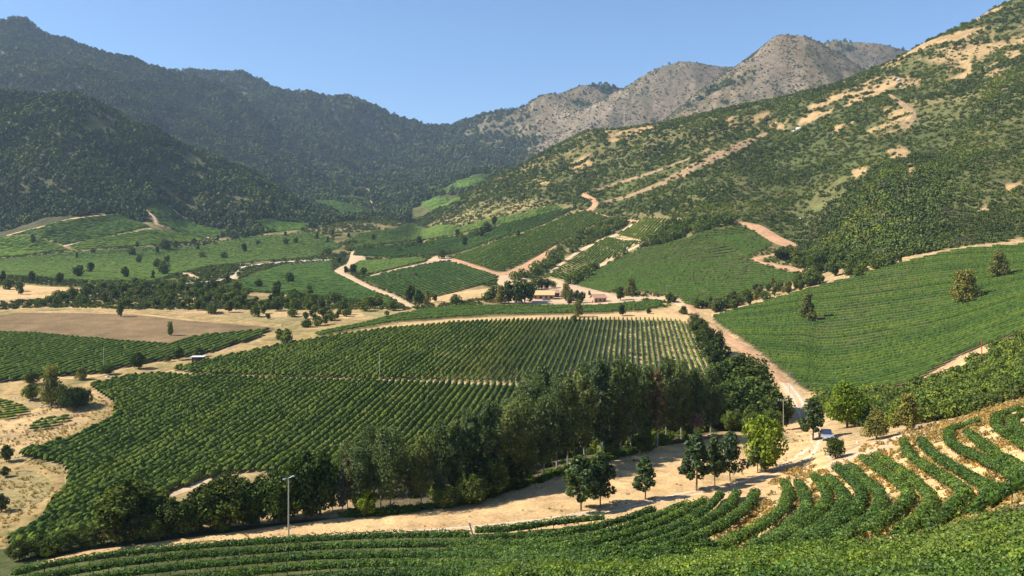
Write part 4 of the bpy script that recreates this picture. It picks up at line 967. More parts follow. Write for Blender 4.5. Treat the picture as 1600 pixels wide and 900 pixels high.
# dark trees scattered over the wide flat vineyard
DOTS = [(13, 453, 18), (31, 456, 16), (5, 444, 20), (50, 441, 17), (92, 445, 19), (123, 434, 19), (141, 427, 17), (196, 436, 19), (120, 404, 10), (145, 396, 8), (206, 400, 14), (217, 412, 13), (246, 420, 16), (239, 437, 14), (256, 430, 22), (262, 411, 12), (246, 396, 11), (255, 390, 18), (263, 391, 14), (274, 388, 12), (309, 391, 12), (319, 385, 9), (315, 404, 11), (350, 405, 12), (382, 395, 15), (403, 383, 8), (447, 383, 11), (340, 376, 9), (303, 381, 9), (214, 387, 9), (51, 381, 14), (495, 374, 12), (512, 380, 10), (446, 370, 8), (463, 381, 10), (355, 445, 17), (370, 458, 18), (326, 455, 15), (404, 451, 14), (434, 455, 16), (452, 443, 18), (483, 456, 11), (432, 468, 22), (32, 461, 16), (472, 362, 6), (520, 368, 9), (545, 372, 8)]
for px, py, h in DOTS:
    at(px, py, h, R.choice(['far_dark', 'far_dark', 'far_tall', 'far_mid']), 'dark tree standing among the flat vines left of the valley road', 'tree', 'dark trees dotted over the flat vineyards', 'tree', widen=R.uniform(0.85, 1.1))
for px, py, h, w in ((655, 385, 16, 1.0), (726, 385, 15, 0.9), (752, 372, 17, 0.8), (760, 365, 18, 1.0), (772, 352, 14, 0.9), (715, 370, 12, 1.0), (810, 370, 10, 0.9), (540, 428, 12, 1.0), (552, 427, 14, 1.3), (568, 430, 12, 1.4), (530, 412, 10, 1.2), (690, 405, 14, 1.3), (583, 376, 10, 1.1)):
    at(px, py, h, 'far_dark', 'dark tree among the sloping vineyards beyond the farm', 'tree', 'dark trees among the sloping vineyards', 'tree', widen=w)

# thickets: lines of bushes, each bush on its own
STUFF = []
def thicket(n, poly, hmin, hmax, keys, label, group, w=(1.0, 1.5), stuff=None):
    xy = world_poly(poly); lo, hi = xy.min(0), xy.max(0); pts = []
    tries = 0
    while len(pts) < n and tries < 20000:
        tries += 1
        x, y = R.uniform(lo[0], hi[0]), R.uniform(lo[1], hi[1])
        if not inside(xy, np.array([x]), np.array([y]))[0]: continue
        if any((x - a) ** 2 + (y - b) ** 2 < 5.0 for a, b in pts): continue
        pts.append((x, y))
    if stuff:
        STUFF.append((np.array(pts), hmin, hmax, stuff)); return
    for x, y in pts:
        plant(R.choice(keys), x, y, R.uniform(hmin, hmax), label, 'bush', group, 'bush', None, R.uniform(*w))
thicket(150, [(20, 478), (60, 470), (110, 463), (140, 455), (180, 446), (240, 444), (330, 450), (400, 460), (480, 464), (560, 474), (625, 480), (610, 489), (540, 486), (480, 494), (430, 502), (300, 489), (190, 480), (60, 480)], 2.6, 5.8, ['far_mid', 'far_mid', 'far_mid', 'far_dark'], 'round bush in the broad thicket behind the ploughed field', 'bushes of the broad thicket')
thicket(26, [(250, 444), (300, 436), (330, 425), (360, 415), (420, 408), (520, 402), (520, 406), (420, 412), (370, 424), (340, 438), (300, 444)], 2, 4.5, ['far_mid', 'far_dark'], 'bush along the pale stream bed between the flat vineyards', 'bushes along the stream bed', stuff='dark brush along the pale stream bed')
thicket(22, [(480, 402), (520, 392), (545, 375), (560, 380), (600, 385), (590, 392), (552, 392), (540, 402), (500, 408)], 3, 7, ['far_mid', 'far_dark'], 'bush in the thicket beside the wide end of the valley road', 'bushes beside the valley road', stuff='dark thicket beside the wide end of the valley road')
thicket(20, [(612, 394), (650, 384), (700, 372), (760, 361), (760, 365), (700, 378), (650, 391), (620, 398)], 3, 7, ['far_mid', 'far_dark'], 'bush in the line of trees between two sloping vineyards', 'bushes between the sloping vineyards', stuff='line of brush between two sloping vineyards')
thicket(64, [(800, 440), (840, 418), (870, 390), (910, 366), (960, 345), (990, 346), (940, 374), (890, 398), (850, 425), (830, 436)], 3.5, 7, ['far_mid', 'far_dark'], 'bush in the dark strip left of the small thin vineyard plot', 'bushes left of the thin plot', stuff='dark thicket strip left of the thin vineyard plot')
thicket(90, [(888, 446), (920, 425), (950, 412), (1010, 380), (1050, 350), (1130, 345), (1155, 352), (1080, 368), (1000, 388), (935, 418), (905, 442)], 4, 8, ['far_mid', 'far_dark', 'far_dark'], 'bush in the dark strip above the large slope block', 'bushes above the large slope block', stuff='dark thicket strip above the large slope block')
thicket(60, [(1075, 484), (1130, 469), (1235, 443), (1275, 434), (1290, 440), (1250, 455), (1180, 474), (1110, 492)], 2.5, 5.5, ['far_mid', 'far_dark', 'olive'], 'bush in the gully between the large slope block and the sunny slope vineyard', 'bushes in the gully')
thicket(52, [(1200, 404), (1245, 392), (1300, 400), (1400, 408), (1415, 414), (1330, 438), (1290, 440), (1272, 428), (1240, 418)], 3.5, 7, ['far_mid', 'far_dark', 'far_mid'], 'bush in the dense thicket at the top corner of the sunny slope vineyard', 'bushes at the top of the sunny slope vineyard')
thicket(16, [(440, 503), (500, 492), (560, 488), (610, 492), (580, 500), (520, 506), (470, 515), (440, 520)], 2, 4.5, ['far_mid', 'far_dark'], 'scattered bush on the sandy bank past the ploughed field', 'bushes on the sandy bank')

# ------------------------------------------------------------------ uncountable growth, scattered over the land
CM = np.maximum.accumulate(TZ / DR[None], axis=1)
def in_view(x, y, extra=8.0, margin=0.003):
    c = np.clip((800 + F * x / y - PX[0]) / 4.0, 0, NCOL - 2).astype(int)
    r = np.clip(np.interp(np.log(y), LDR, np.arange(NROW)) - 2, 0, NROW - 1).astype(int)
    return (hf(x, y) + extra) / y > CM[c, r] - margin

def candidates(d0, d1, px0, px1, k):
    n = int((px1 - px0) / F / (k * k) * math.log(d1 / d0))
    px = px0 + (px1 - px0) * NP.random(n)
    y = np.exp(math.log(d0) + math.log(d1 / d0) * NP.random(n))
    return y * (px - 800) / F, y

SOFT = [r[5] for r in ROADS if r[0] == 'hill_trail']
def cleared(x, y, grow=0.0):
    m = np.zeros(len(x), bool)
    for p in SOFT: m |= inside(p, x, y) & (NP.random(len(x)) < 0.78)
    for p in XY_FIELDS + [r[5] for r in ROADS if r[0] != 'hill_trail']: m |= inside(p, x, y)
    return m

def keepers(name, mat, seeds, height, radius, lobes, n, leaf, base=0.0, shape='round', lobe_r=0.45):
    """plants that live only inside a scatter"""
    c = bpy.data.collections.new(name)
    for s in seeds:
        me, _ = crown_mesh(name, M[mat], s, height, radius, base, lobes, n, leaf, shape=shape, lobe_r=lobe_r)
        c.objects.link(bpy.data.objects.new(name, me))
    return c

def scatter(name, x, y, size, coll, label, cat):
    v = np.stack([x, y, hf(x, y) - 0.05 * size], 1)
    me = bpy.data.meshes.new(name)
    me.vertices.add(len(v)); me.vertices.foreach_set('co', v.astype(np.float32).ravel())
    a = me.attributes.new('size', 'FLOAT', 'POINT'); a.data.foreach_set('value', np.asarray(size, np.float32))
    a = me.attributes.new('turn', 'FLOAT', 'POINT'); a.data.foreach_set('value', (NP.random(len(v)) * 6.28).astype(np.float32))
    o = tag(link(name, me), label, cat, kind='stuff')
    g = bpy.data.node_groups.new(name, 'GeometryNodeTree')
    g.interface.new_socket('Geometry', in_out='INPUT', socket_type='NodeSocketGeometry')
    g.interface.new_socket('Geometry', in_out='OUTPUT', socket_type='NodeSocketGeometry')
    N, L = g.nodes, g.links
    gi, go = N.new('NodeGroupInput'), N.new('NodeGroupOutput')
    ip = N.new('GeometryNodeInstanceOnPoints'); ci = N.new('GeometryNodeCollectionInfo')
    ci.inputs['Collection'].default_value = coll
    ci.inputs['Separate Children'].default_value = True; ci.inputs['Reset Children'].default_value = True
    ip.inputs['Pick Instance'].default_value = True
    sa, ra = N.new('GeometryNodeInputNamedAttribute'), N.new('GeometryNodeInputNamedAttribute')
    sa.data_type = ra.data_type = 'FLOAT'
    sa.inputs['Name'].default_value, ra.inputs['Name'].default_value = 'size', 'turn'
    cx = N.new('ShaderNodeCombineXYZ')
    L.new(gi.outputs[0], ip.inputs['Points']); L.new(ci.outputs[0], ip.inputs['Instance'])
    L.new(sa.outputs['Attribute'], ip.inputs['Scale']); L.new(ra.outputs['Attribute'], cx.inputs['Z'])
    L.new(cx.outputs[0], ip.inputs['Rotation']); L.new(ip.outputs[0], go.inputs[0])
    o.modifiers.new('scatter', 'NODES').node_group = g
    return o

FOREST = keepers('forest_plant', 'forest', (1, 2, 3, 4), 1.0, 0.55, 7, 44, 0.36, 0.02, 'round')
SCRUB = keepers('scrub_plant', 'scrub', (5, 6, 7, 8), 0.58, 0.62, 8, 60, 0.27, 0.02, 'round')
THICK = keepers('thick_plant', 'thick', (9, 10, 11, 12), 0.8, 0.62, 14, 420, 0.13, 0.02, 'round', 0.36)
TUFT = keepers('tuft', 'grass_dry', (13, 14), 0.55, 0.4, 6, 40, 0.22, 0.02)
WEED = keepers('weed', 'grass_green', (15, 16), 0.6, 0.45, 7, 60, 0.2, 0.02)

THICKET = keepers('thicket_bush', 'tree_mid', (21, 22, 23), 0.9, 0.6, 14, 260, 0.16, 0.02, 'round', 0.38)
for pts, h0, h1, lab in STUFF:
    scatter('thicket', pts[:, 0], pts[:, 1], (h0 + (h1 - h0) * NP.random(len(pts))) * 1.15, THICKET, lab, 'thicket')

# wooded hills
x, y = candidates(990, 3400, -160, 1760, 0.0041)
px = 800 + F * x / y; z = hf(x, y)
m = zone_forest(x, y) & ~cleared(x, y) & in_view(x, y)
thin = 0.95 - 0.75 * smooth(0.56, 0.68, fbm(x, y, 60, 4, 91)) * (y < 1900)
rock = smooth(690, 900, px) * smooth(0.36, 0.56, 0.55 * fbm(x, y, 180, 4, 95, True) + 0.45 * fbm(x, y, 45, 3, 96)) * smooth(120, 330, z) * (y > 1900)
rock = np.maximum(rock, smooth(1000, 1120, px) * smooth(380, 500, z) * smooth(1340, 1280, px) * 0.9 * (y > 1900))
thin = np.minimum(thin, 1 - 0.9 * np.clip(rock, 0, 1))
for b in BARE: thin = np.where(inside(b, x, y), 0.2, thin)
m &= NP.random(len(x)) < thin
x, y, rock = x[m], y[m], rock[m]
near_w = y < 1560
scatter('forest', x[near_w], y[near_w], (0.0047 * y[near_w] + 0.8) * (0.7 + 0.75 * NP.random(near_w.sum())), FOREST, 'dark evergreen woodland on the nearer hill', 'woodland')
far_w = ~near_w
scatter('forest', x[far_w], y[far_w], (0.0044 * y[far_w] + 1.0) * (0.7 + 0.7 * NP.random(far_w.sum())) * (1 - 0.62 * np.clip(rock[far_w], 0, 1)), FOREST, 'hazy woodland and brush on the far mountains', 'woodland')

# fine brush on the bare far peaks
x, y = candidates(1950, 3100, 690, 1460, 0.0023)
m = in_view(x, y, 4) & (hf(x, y) > 150) & (NP.random(len(x)) < 0.25 + 0.75 * smooth(0.42, 0.58, fbm(x * 1.5, y * 0.7, 60, 4, 97)))
x, y = x[m], y[m]
scatter('brush', x, y, 2.2 + 3.2 * NP.random(len(x)) ** 2, SCRUB, 'thin brush on the bare brown far peaks', 'brush')

# scrub on the sunny spur
x, y = candidates(440, 1330, 630, 1760, 0.0034)
px = 800 + F * x / y
m = zone_hill_right(x, y) & ~cleared(x, y) & in_view(x, y)
x, y = x[m], y[m]; px = 800 + F * x / y
z = hf(x, y)
keep = (1 - 0.97 * bareness(x, y)) * np.clip(0.3 + 0.75 * smooth(0.36, 0.58, 0.5 * fbm(x, y, 28, 3, 78) + 0.5 * fbm(x, y, 110, 3, 80)), 0, 1)
m = NP.random(len(x)) < keep
x, y, z, px = x[m], y[m], z[m], px[m]
big = smooth(1270, 1330, px) * smooth(1500, 1460, px) * smooth(75, 20, z)
size = (0.0031 * y + 0.6) * (0.5 + 1.1 * NP.random(len(x)) ** 1.6) * (1 + 0.7 * big)
scatter('scrub', x, y, size, SCRUB, 'green and grey scrub covering the sunny hillside', 'scrub')

# rough growth on the valley floor between the fields
x, y = candidates(440, 1330, -160, 1280, 0.0046)
m = ~zone_forest(x, y) & ~zone_hill_right(x, y) & ~cleared(x, y) & (fbm(x, y, 45, 3, 81) > 0.38) & in_view(x, y, 2)
x, y = x[m], y[m]
scatter('undergrowth', x, y, (0.0018 * y + 1.0) * (0.5 + 0.9 * NP.random(len(x))), SCRUB, 'low brownish brush on the valley floor between the fields', 'brush')

# dense scrub in the hollow between the terraces and the sunny slope vineyard
hollow = world_poly([(1272, 622), (1300, 622), (1380, 617), (1432, 608), (1460, 600), (1490, 590), (1520, 572), (1566, 540), (1600, 526), (1720, 490), (1720, 590), (1600, 622), (1540, 640), (1470, 655), (1400, 668), (1330, 664), (1290, 650)])
lo, hi = hollow.min(0), hollow.max(0)
n = 2600
x, y = lo[0] + (hi[0] - lo[0]) * NP.random(n), lo[1] + (hi[1] - lo[1]) * NP.random(n)
m = inside(hollow, x, y) & (NP.random(n) < 0.75 + 0.25 * vnoise(x / 9, y / 9, 5))
x, y = x[m], y[m]
scatter('scrub', x, y, 2.2 + 2.6 * NP.random(len(x)) ** 2, THICK, 'dense green scrub in the hollow above the hooked vine pairs', 'scrub')

# undergrowth of the grove, weeds on its edge
g = np.array(GROVE_XY); lo, hi = g.min(0), g.max(0); n = 1500
x, y = lo[0] + (hi[0] - lo[0]) * NP.random(n), lo[1] + (hi[1] - lo[1]) * NP.random(n)
m = inside(g, x, y) & ~inside(ROADS[0][5], x, y)
x, y = x[m], y[m]
scatter('undergrowth', x, y, 1.2 + 2.4 * NP.random(len(x)) ** 2, THICK, 'shady undergrowth beneath the eucalyptus grove', 'undergrowth')
e = resample([(545, 807), (607, 803), (675, 794), (732, 784), (800, 764), (845, 750), (895, 732), (950, 718), (1025, 696), (1087, 687)], n=700)
e = e + np.stack([NP.normal(size=700) * 6, -np.abs(NP.normal(size=700)) * 3.5 + 3.0], 1)
p = hit(e[:, 0], e[:, 1]); p = p[NP.random(len(p)) < 0.35 + 0.9 * (vnoise(p[:, 0] / 6, p[:, 1] / 6, 8) > 0.45)]
scatter('weeds', p[:, 0], p[:, 1], 0.7 + 0.9 * NP.random(len(p)), WEED, 'strip of green weeds along the edge of the clearing', 'weeds')

# dry grass on the terraces, the clearing's margins and the left banks
def tufts(poly, n, label, size=(0.5, 0.9), keep=0.5):
    q = world_poly(poly); lo, hi = q.min(0), q.max(0)
    x, y = lo[0] + (hi[0] - lo[0]) * NP.random(n), lo[1] + (hi[1] - lo[1]) * NP.random(n)
    m = inside(q, x, y) & (fbm(x, y, 5, 3, 83) > keep)
    x, y = x[m], y[m]
    scatter('dry_grass', x, y, size[0] + size[1] * NP.random(len(x)), TUFT, label, 'dry grass')
tufts(TERRACE, 9000, 'golden dry grass on the banks between the hooked vine pairs', keep=0.42)
tufts([(60, 879), (204, 853), (360, 832), (475, 816), (607, 803), (800, 763), (895, 732), (1025, 695), (1167, 677), (1230, 650), (1290, 700), (1250, 740), (1090, 775), (880, 812), (600, 835), (252, 868), (60, 895)], 4200, 'sparse dry grass tufts over the sandy clearing', (0.25, 0.45), 0.56)
tufts([(0, 660), (60, 640), (135, 612), (180, 632), (178, 657), (100, 690), (25, 713), (98, 728), (107, 745), (80, 790), (15, 842), (-60, 870), (-60, 660)], 11000, 'golden dry grass on the bank around the bending tracks', (0.35, 0.6), 0.4)

# ------------------------------------------------------------------ poles, vehicles, buildings, small things
def util_pole(px, py, hpx, label, arms=1, lamp=False, transformer=False, mat='pole', turn=0.3, r=0.075):
    p = hit(px, py)[0]; h = hpx * p[1] / F
    o = tag(link('utility_pole', None), label, 'pole', 'utility poles'); o.location = p; o.rotation_euler = (0, 0, turn)
    MB().tube((0, 0, -0.5), (0, 0, h), r, r * 0.65, 8).obj('shaft', M[mat], o)
    for k in range(arms):
        z = h - 0.25 - 0.9 * k
        a = MB().box((0, 0.12, z), (1.9, 0.08, 0.1)).obj('crossarm', M[mat], o)
        for x in (-0.85, -0.4, 0.4, 0.85): MB().tube((x, 0.12, z + 0.07), (x, 0.12, z + 0.3), 0.05, 0.035, 6).obj('insulator', M['pole_white'], a)
    if lamp:
        for s in (-1, 1):
            b = MB().tube((0, 0, h - 0.1), (s * 0.5, -0.1, h + 0.15 * s), 0.04, 0.04, 6).obj('lamp_arm', M['metal'], o)
            MB().box((s * 0.55, -0.1, h + 0.15 * s), (0.36, 0.2, 0.12), taper=0.7).obj('lamp_head', M['white'], b)
    if transformer:
        t = MB().tube((0.3, -0.25, h - 2.6), (0.3, -0.25, h - 1.5), 0.32, 0.32, 10).obj('transformer', M['pole_white'], o)
        MB().tube((0.3, -0.25, h - 1.5), (0.3, -0.25, h - 1.25), 0.07, 0.05, 6).obj('bushing', M['metal'], t)
    return o
util_pole(451, 842, 96, 'tall thin lamp pole at the edge of the lowest vine row, before the dark hedge', 0, lamp=True, r=0.11)
util_pole(1224, 697, 73, 'pale utility pole beside the bright yellow-green shrub', 1, turn=0.1)
util_pole(1234, 634, 52, 'utility pole with two crossarms at the road beside the sunny slope vineyard', 2, mat='pole', turn=0.1)
util_pole(1197, 640, 54, 'utility pole carrying a transformer among the roadside trees', 1, transformer=True, turn=-0.2)
util_pole(1129, 568, 26, 'utility pole with a crossarm at the end of the striped vines', 1)
util_pole(1110, 508, 21, 'thin utility pole where the reddish road passes the slope vineyard corner', 1)
util_pole(1042, 463, 17, 'small utility pole by the dark tree at the farm road', 1)
util_pole(593, 590, 38, 'slender grey pole standing at the straight pale track', 0, mat='metal', r=0.1)
util_pole(162, 577, 35, 'slender grey pole behind the left track bank', 0, mat='metal', r=0.09)
util_pole(727, 414, 13, 'small pole beside the reddish valley road, nearer the white van', 0)
util_pole(756, 427, 26, 'taller pole beside the reddish valley road', 1)
util_pole(655, 405, 12, 'small pole above the wedge of vineyard', 0)
p = hit(1534, 566)[0]
o = tag(link('marker_post', None), 'red-brown post on the dry grass slope by the vineyard edge', 'post'); o.location = p
MB().tube((0, 0, -0.3), (0, 0, 36 * p[1] / F), 0.13, 0.11, 7).obj('shaft', M['red'], o); MB().tube((0, 0, 36 * p[1] / F), (0, 0, 37 * p[1] / F), 0.14, 0.05, 7).obj('cap', M['wood_dark'], o)
p = hit(739, 836)[0]
o = tag(link('end_post', None), 'pale leaning end post where the second curving row begins', 'post'); o.location = p; o.rotation_euler = (0.1, -0.28, 0)
MB().box((0, 0, 0.7), (0.16, 0.16, 2.0)).obj('shaft', M['pole_white'], o); MB().tube((0.0, 0, 1.5), (1.0, 0, -0.1), 0.02, 0.02, 5).obj('stay_wire', M['metal'], o)

def vehicle(px, py, turn, body, glass, label, name, pickup=True, cabmat=None):
    p = hit(px, py)[0]
    o = tag(link(name, None), label, 'pickup' if pickup else 'car'); o.location = (p[0], p[1], p[2] + 0.05); o.rotation_euler = (0, 0, turn)
    # length along x, front at +x
    if pickup: prof = [(-2.55, 0.5), (-2.6, 1.02), (-0.55, 1.06), (0.95, 1.06), (2.3, 0.98), (2.55, 0.85), (2.6, 0.5)]
    else: prof = [(-2.15, 0.42), (-2.2, 0.85), (-1.6, 0.98), (0.9, 0.95), (2.0, 0.8), (2.2, 0.62), (2.15, 0.42)]
    b = MB().prism(prof, -0.88, 0.88).obj('body', M[body], o)
    if pickup:
        cab = [(-0.75, 1.062), (-0.6, 1.68), (-0.3, 1.78), (0.35, 1.76), (1.02, 1.062)]
    else:
        cab = [(-1.75, 0.965), (-1.2, 1.4), (0.0, 1.46), (0.95, 0.965)]
    c = MB().prism(cab, -0.78, 0.78).obj('cabin', M[cabmat or body], o)
    f0, f1 = cab[-1], cab[-2]
    def lerp(a, q, t): return (a[0] + (q[0] - a[0]) * t, a[1] + (q[1] - a[1]) * t)
    a, q = lerp(f0, f1, 0.1), lerp(f0, f1, 0.92)
    MB().poly([(a[0] + .012, -0.68, a[1] + .012), (a[0] + .012, 0.68, a[1] + .012), (q[0] + .012, 0.62, q[1] + .012), (q[0] + .012, -0.62, q[1] + .012)]).obj('windscreen', M[glass], c)
    r0, r1 = cab[0], cab[1]
    MB().poly([(r0[0] - .012, 0.66, r0[1] + .1), (r0[0] - .012, -0.66, r0[1] + .1), (r1[0] - .012, -0.6, r1[1] - .05), (r1[0] - .012, 0.6, r1[1] - .05)]).obj('rear_window', M[glass], c)
    zb = cab[0][1] + 0.06; zt = cab[1][1] - 0.06
    for s in (-1, 1):
        MB().poly([(cab[0][0] + .18, s * 0.784, zb), (cab[-1][0] - .22, s * 0.784, zb), (cab[-2][0] - .04, s * 0.784, zt), (cab[1][0] + .1, s * 0.784, zt)]).obj('side_window', M[glass], c)
        MB().box((prof[-2][0] - .02, s * 0.66, prof[-2][1] - .06), (0.1, 0.34, 0.16)).obj('headlight', M['white'], o)
        MB().box((cab[-1][0] - .35, s * 0.98, zb + .08), (0.14, 0.2, 0.16)).obj('mirror', M['rubber'], o)
        for x in (prof[0][0] + 0.85, prof[-1][0] - 0.9):
            w = MB().tube((x, s * 0.72, 0.36), (x, s * 0.93, 0.36), 0.37, 0.37, 14).obj('wheel', M['rubber'], o)
            MB().tube((x, s * 0.90, 0.36), (x, s * 0.945, 0.36), 0.2, 0.19, 10).obj('rim', M['metal'], w)
    MB().box((prof[-1][0] + .05, 0, 0.52), (0.14, 1.7, 0.2)).obj('bumper', M['rubber'], o)
    MB().box((prof[-2][0] + .03, 0, 0.72), (0.06, 0.8, 0.14)).obj('grille', M['rubber'], o)
    if pickup:
        MB().box((-1.66, 0, 1.065), (1.62, 1.5, 0.03)).obj('bed', M['rubber'], o)
    return o
vehicle(1291, 687, math.radians(-98), 'silver', 'glass', 'pale pickup with dark blue windscreen parked between the dark tree and the bush', 'parked_pickup', True, 'blue')
vehicle(853, 470, math.radians(10), 'silver', 'glass', 'grey car parked in the yard before the farm house', 'parked_car', False)
vehicle(702, 408, math.radians(20), 'white', 'glass', 'white vehicle stopped at the top corner of the four-sided vineyard', 'parked_car', False)

def house(px, py, wpx, depth, wall_h, roof_h, turn, wallm, roofm, label, name='farm_house', porch=True, openings=4, flat=False):
    p = hit(px, py)[0]; w = wpx * p[1] / F
    o = tag(link(name, None), label, 'house' if not flat else 'shed'); o.location = p; o.rotation_euler = (0, 0, turn)
    wl_ = MB().box((0, depth / 2, wall_h / 2 - 0.3), (w, depth, wall_h + 0.6)).obj('wall', M[wallm], o)
    if flat:
        MB().box((0, depth / 2 - 0.2, wall_h + 0.12), (w + 0.8, depth + 1.0, 0.16)).obj('roof', M[roofm], o)
    else:
        e = 0.5; y0, y1 = -1.6 if porch else -e, depth + e; ym = depth / 2
        m = MB()
        def slab(ya, za, yb, zb, t=0.14):
            x0, x1 = -w / 2 - e, w / 2 + e
            m._add([(x0, ya, za), (x1, ya, za), (x1, yb, zb), (x0, yb, zb), (x0, ya, za + t), (x1, ya, za + t), (x1, yb, zb + t), (x0, yb, zb + t)],
                   [(3, 2, 1, 0), (4, 5, 6, 7), (0, 1, 5, 4), (1, 2, 6, 5), (2, 3, 7, 6), (3, 0, 4, 7)])
        s = roof_h / (ym + e)
        slab(y0, wall_h - 0.02 - (-e - y0) * s * 0.6, ym, wall_h + roof_h); slab(ym + 0.01, wall_h + roof_h, y1, wall_h - 0.02)
        r = m.obj('roof', M[roofm], o)
        MB().box((0, ym, wall_h + roof_h + 0.17), (w + 1.0, 0.3, 0.12)).obj('ridge', M[roofm], r)
        for sx in (-1, 1):
            MB().prism([(0, 0), (0, 0)], 0, 0) if False else None
            g = MB(); x = sx * (w / 2 - 0.06)
            g._add([(x, 0, wall_h), (x, depth, wall_h), (x, ym, wall_h + roof_h - 0.1)], [(0, 1, 2)]); g.obj('gable', M[wallm], o)
    for k in range(openings):
        x = -w / 2 + w * (k + 0.5) / openings
        if k % 2 == 0:
            d_ = MB().box((x, -0.03, 1.0), (1.1, 0.1, 2.0)).obj('door', M['wood_dark'], o)
            MB().box((x + 0.35, -0.1, 1.0), (0.08, 0.06, 0.16)).obj('handle', M['metal'], d_)
        else:
            d_ = MB().box((x, -0.03, 1.35), (1.3, 0.1, 1.1)).obj('window', M['wood_dark'], o)
            MB().box((x, -0.085, 1.35), (1.05, 0.03, 0.85)).obj('pane', M['glass'], d_)
    if porch:
        for k in range(openings + 1):
            MB().box((-w / 2 + w * k / openings, -1.35, wall_h / 2 - 0.35), (0.18, 0.18, wall_h - 0.3)).obj('porch_post', M['wood'], o)
    return o
house(849, 468, 33, 6.0, 2.9, 2.0, -0.06, 'wall', 'roof', 'long farm house with straw-coloured roof and shaded porch')
house(869, 465, 11, 4.5, 2.6, 1.4, 0.25, 'wood_dark', 'roof_red', 'small dark timber annex beside the long farm house', 'annex', False, 2)
house(938, 473, 21, 5.0, 2.5, 1.7, 0.35, 'wood', 'roof_red', 'small cottage with reddish roof at the end of the yard', 'cottage', False, 3)
house(308, 567, 17, 2.8, 2.0, 0, 0.05, 'wood_dark', 'white', 'small dark red shed with pale flat roof by the vine corner', 'shed', False, 2, True)

# yard fence: posts and rails
f0 = hit([800, 912], [476, 477]); n = 14
fo = tag(link('yard_fence', None), 'low dark fence along the front of the farm yard', 'fence'); fo.location = f0[0]
for k in range(n + 1):
    q = f0[0] + (f0[1] - f0[0]) * k / n; z = float(hf(q[0], q[1]))
    MB().box((q[0] - f0[0][0], q[1] - f0[0][1], z - f0[0][2] + 0.5), (0.14, 0.14, 1.3)).obj('post', M['bark'], fo)
for zz in (0.45, 0.95):
    for k in range(n):
        a, b = (f0[0] + (f0[1] - f0[0]) * t / n for t in (k, k + 1))
        a[2], b[2] = float(hf(a[0], a[1])) + zz, float(hf(b[0], b[1])) + zz
        MB().tube(tuple(a - f0[0]), tuple(b - f0[0]), 0.05, 0.05, 5).obj('rail', M['bark'], fo)

# timber table and logs at the clearing's edge
p = hit(1000, 722)[0]
o = tag(link('timber_table', None), 'low timber table on the dry grass behind the single road tree', 'table'); o.location = p; o.rotation_euler = (0, 0, -0.25)
for k in range(5): MB().box((0, -0.62 + 0.31 * k, 0.72), (2.4, 0.28, 0.09)).obj('plank', M['wood'], o)
for sx in (-1, 1):
    for sy in (-1, 1): MB().box((sx * 1.0, sy * 0.5, 0.32), (0.14, 0.14, 0.7)).obj('leg', M['wood_dark'], o)
for k, (px, py) in enumerate(((1108, 685), (1118, 683), (1060, 690))):
    p = hit(px, py)[0]
    o = tag(link('felled_log', None), ['reddish felled log at the grove edge below the bare tree', 'second reddish log lying next to the first', 'longer log in the shade left of the bare tree'][k], 'log'); o.location = (p[0], p[1], p[2] + 0.22); o.rotation_euler = (0, 0, R.uniform(-.3, .3))
    MB().tube((-1.6, 0, 0), (1.6, 0, 0.05), 0.24, 0.2, 9).obj('bark', M['vine_wood'], o); MB().tube((1.6, 0, 0.05), (1.66, 0, 0.05), 0.19, 0.18, 9).obj('cut_end', M['wood'], o)

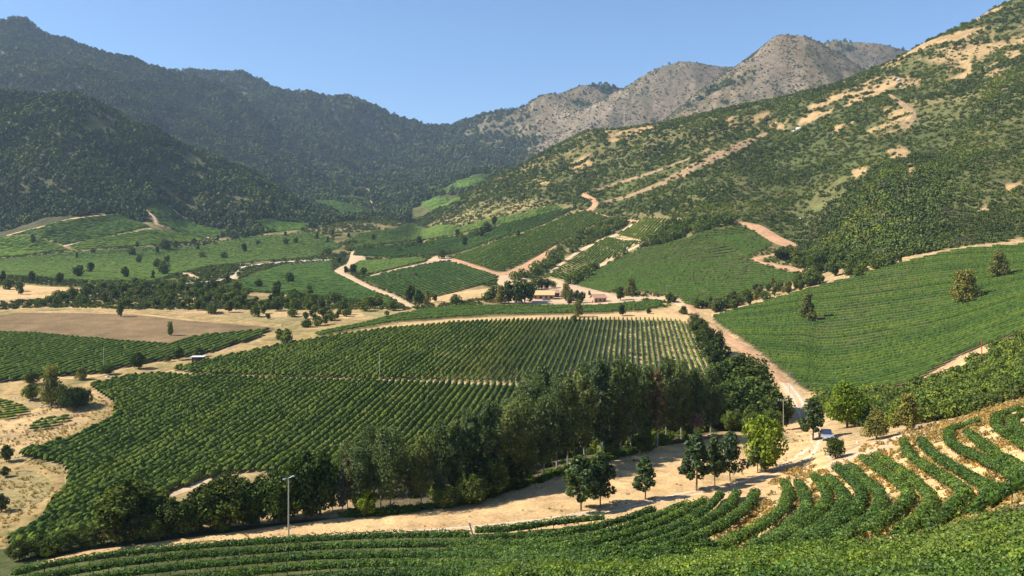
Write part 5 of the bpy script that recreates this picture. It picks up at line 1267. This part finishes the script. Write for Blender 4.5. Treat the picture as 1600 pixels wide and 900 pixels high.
# boulders
def boulder(px, py, wpx, label, group=None):
    p = hit(px, py)[0]; r = wpx * p[1] / F / 2
    g = np.random.default_rng(int(px * 7 + py)); v, f = [], []
    nu, nv = 9, 6
    for j in range(nv + 1):
        for i in range(nu):
            a, b = 2 * math.pi * i / nu, math.pi * j / nv
            k = 0.75 + 0.45 * g.random() if 0 < j < nv else 0.85
            v.append((r * k * math.sin(b) * math.cos(a), r * k * math.sin(b) * math.sin(a), r * 0.7 * k * math.cos(b)))
    for j in range(nv):
        for i in range(nu): f.append((j * nu + i, j * nu + (i + 1) % nu, (j + 1) * nu + (i + 1) % nu, (j + 1) * nu + i))
    o = tag(link('boulder', mesh_np('boulder', v, np.array(f)[:, ::-1], M['stone'], False)), label, 'boulder', group)
    o.location = (p[0], p[1], p[2] + r * 0.25)
for px, py, w, lab in ((1379, 685, 7, 'white boulder beside the track under the yellowish bush'), (1340, 692, 6, 'small pale boulder at the track bend by the dark bush'), (1404, 127, 9, 'large white boulder high on the orange ridge'), (1408, 136, 5, 'smaller white boulder just under the large one on the ridge'),
                       (1248, 204, 12, 'long white boulder in the scrub of the sunny hillside'), (1240, 207, 8, 'lower white boulder in the scrub of the sunny hillside'), (1250, 342, 5, 'white stone low in the scrub above the road cut'), (168, 590, 7, 'pale stone beside the upper left track'), (1297, 715, 9, 'pinkish rock at the foot of the dark bush'), (1420, 424, 8, 'pale round boulder at the top edge of the sunny slope vineyard')):
    boulder(px, py, w, lab)
for k in range(26):
    t = k / 25
    boulder(22 + 88 * t + R.uniform(-3, 3), 622 + 14 * math.sin(t * 2.6) + R.uniform(-2, 2), R.uniform(2, 4.5), 'pale stone in the line of rocks below the left track bend', 'line of rocks')

# ------------------------------------------------------------------ the air
hz = MB().box((0, 3000, 375), (9000, 6700, 880))
me = hz.mesh('haze', M['glass']); me.materials.clear()
hm = bpy.data.materials.new('haze_air'); hm.use_nodes = True
hn = hm.node_tree.nodes; hn.clear()
ho = hn.new('ShaderNodeOutputMaterial'); hv = hn.new('ShaderNodeVolumePrincipled')
hv.inputs['Color'].default_value = (0.6, 0.78, 1.0, 1)
hv.inputs['Density'].default_value = 0.00007
hv.inputs['Anisotropy'].default_value = 0.2
hm.node_tree.links.new(hv.outputs[0], ho.inputs['Volume'])
me.materials.append(hm)
tag(link('haze', me), 'thin blue summer haze over the valley', kind='stuff')
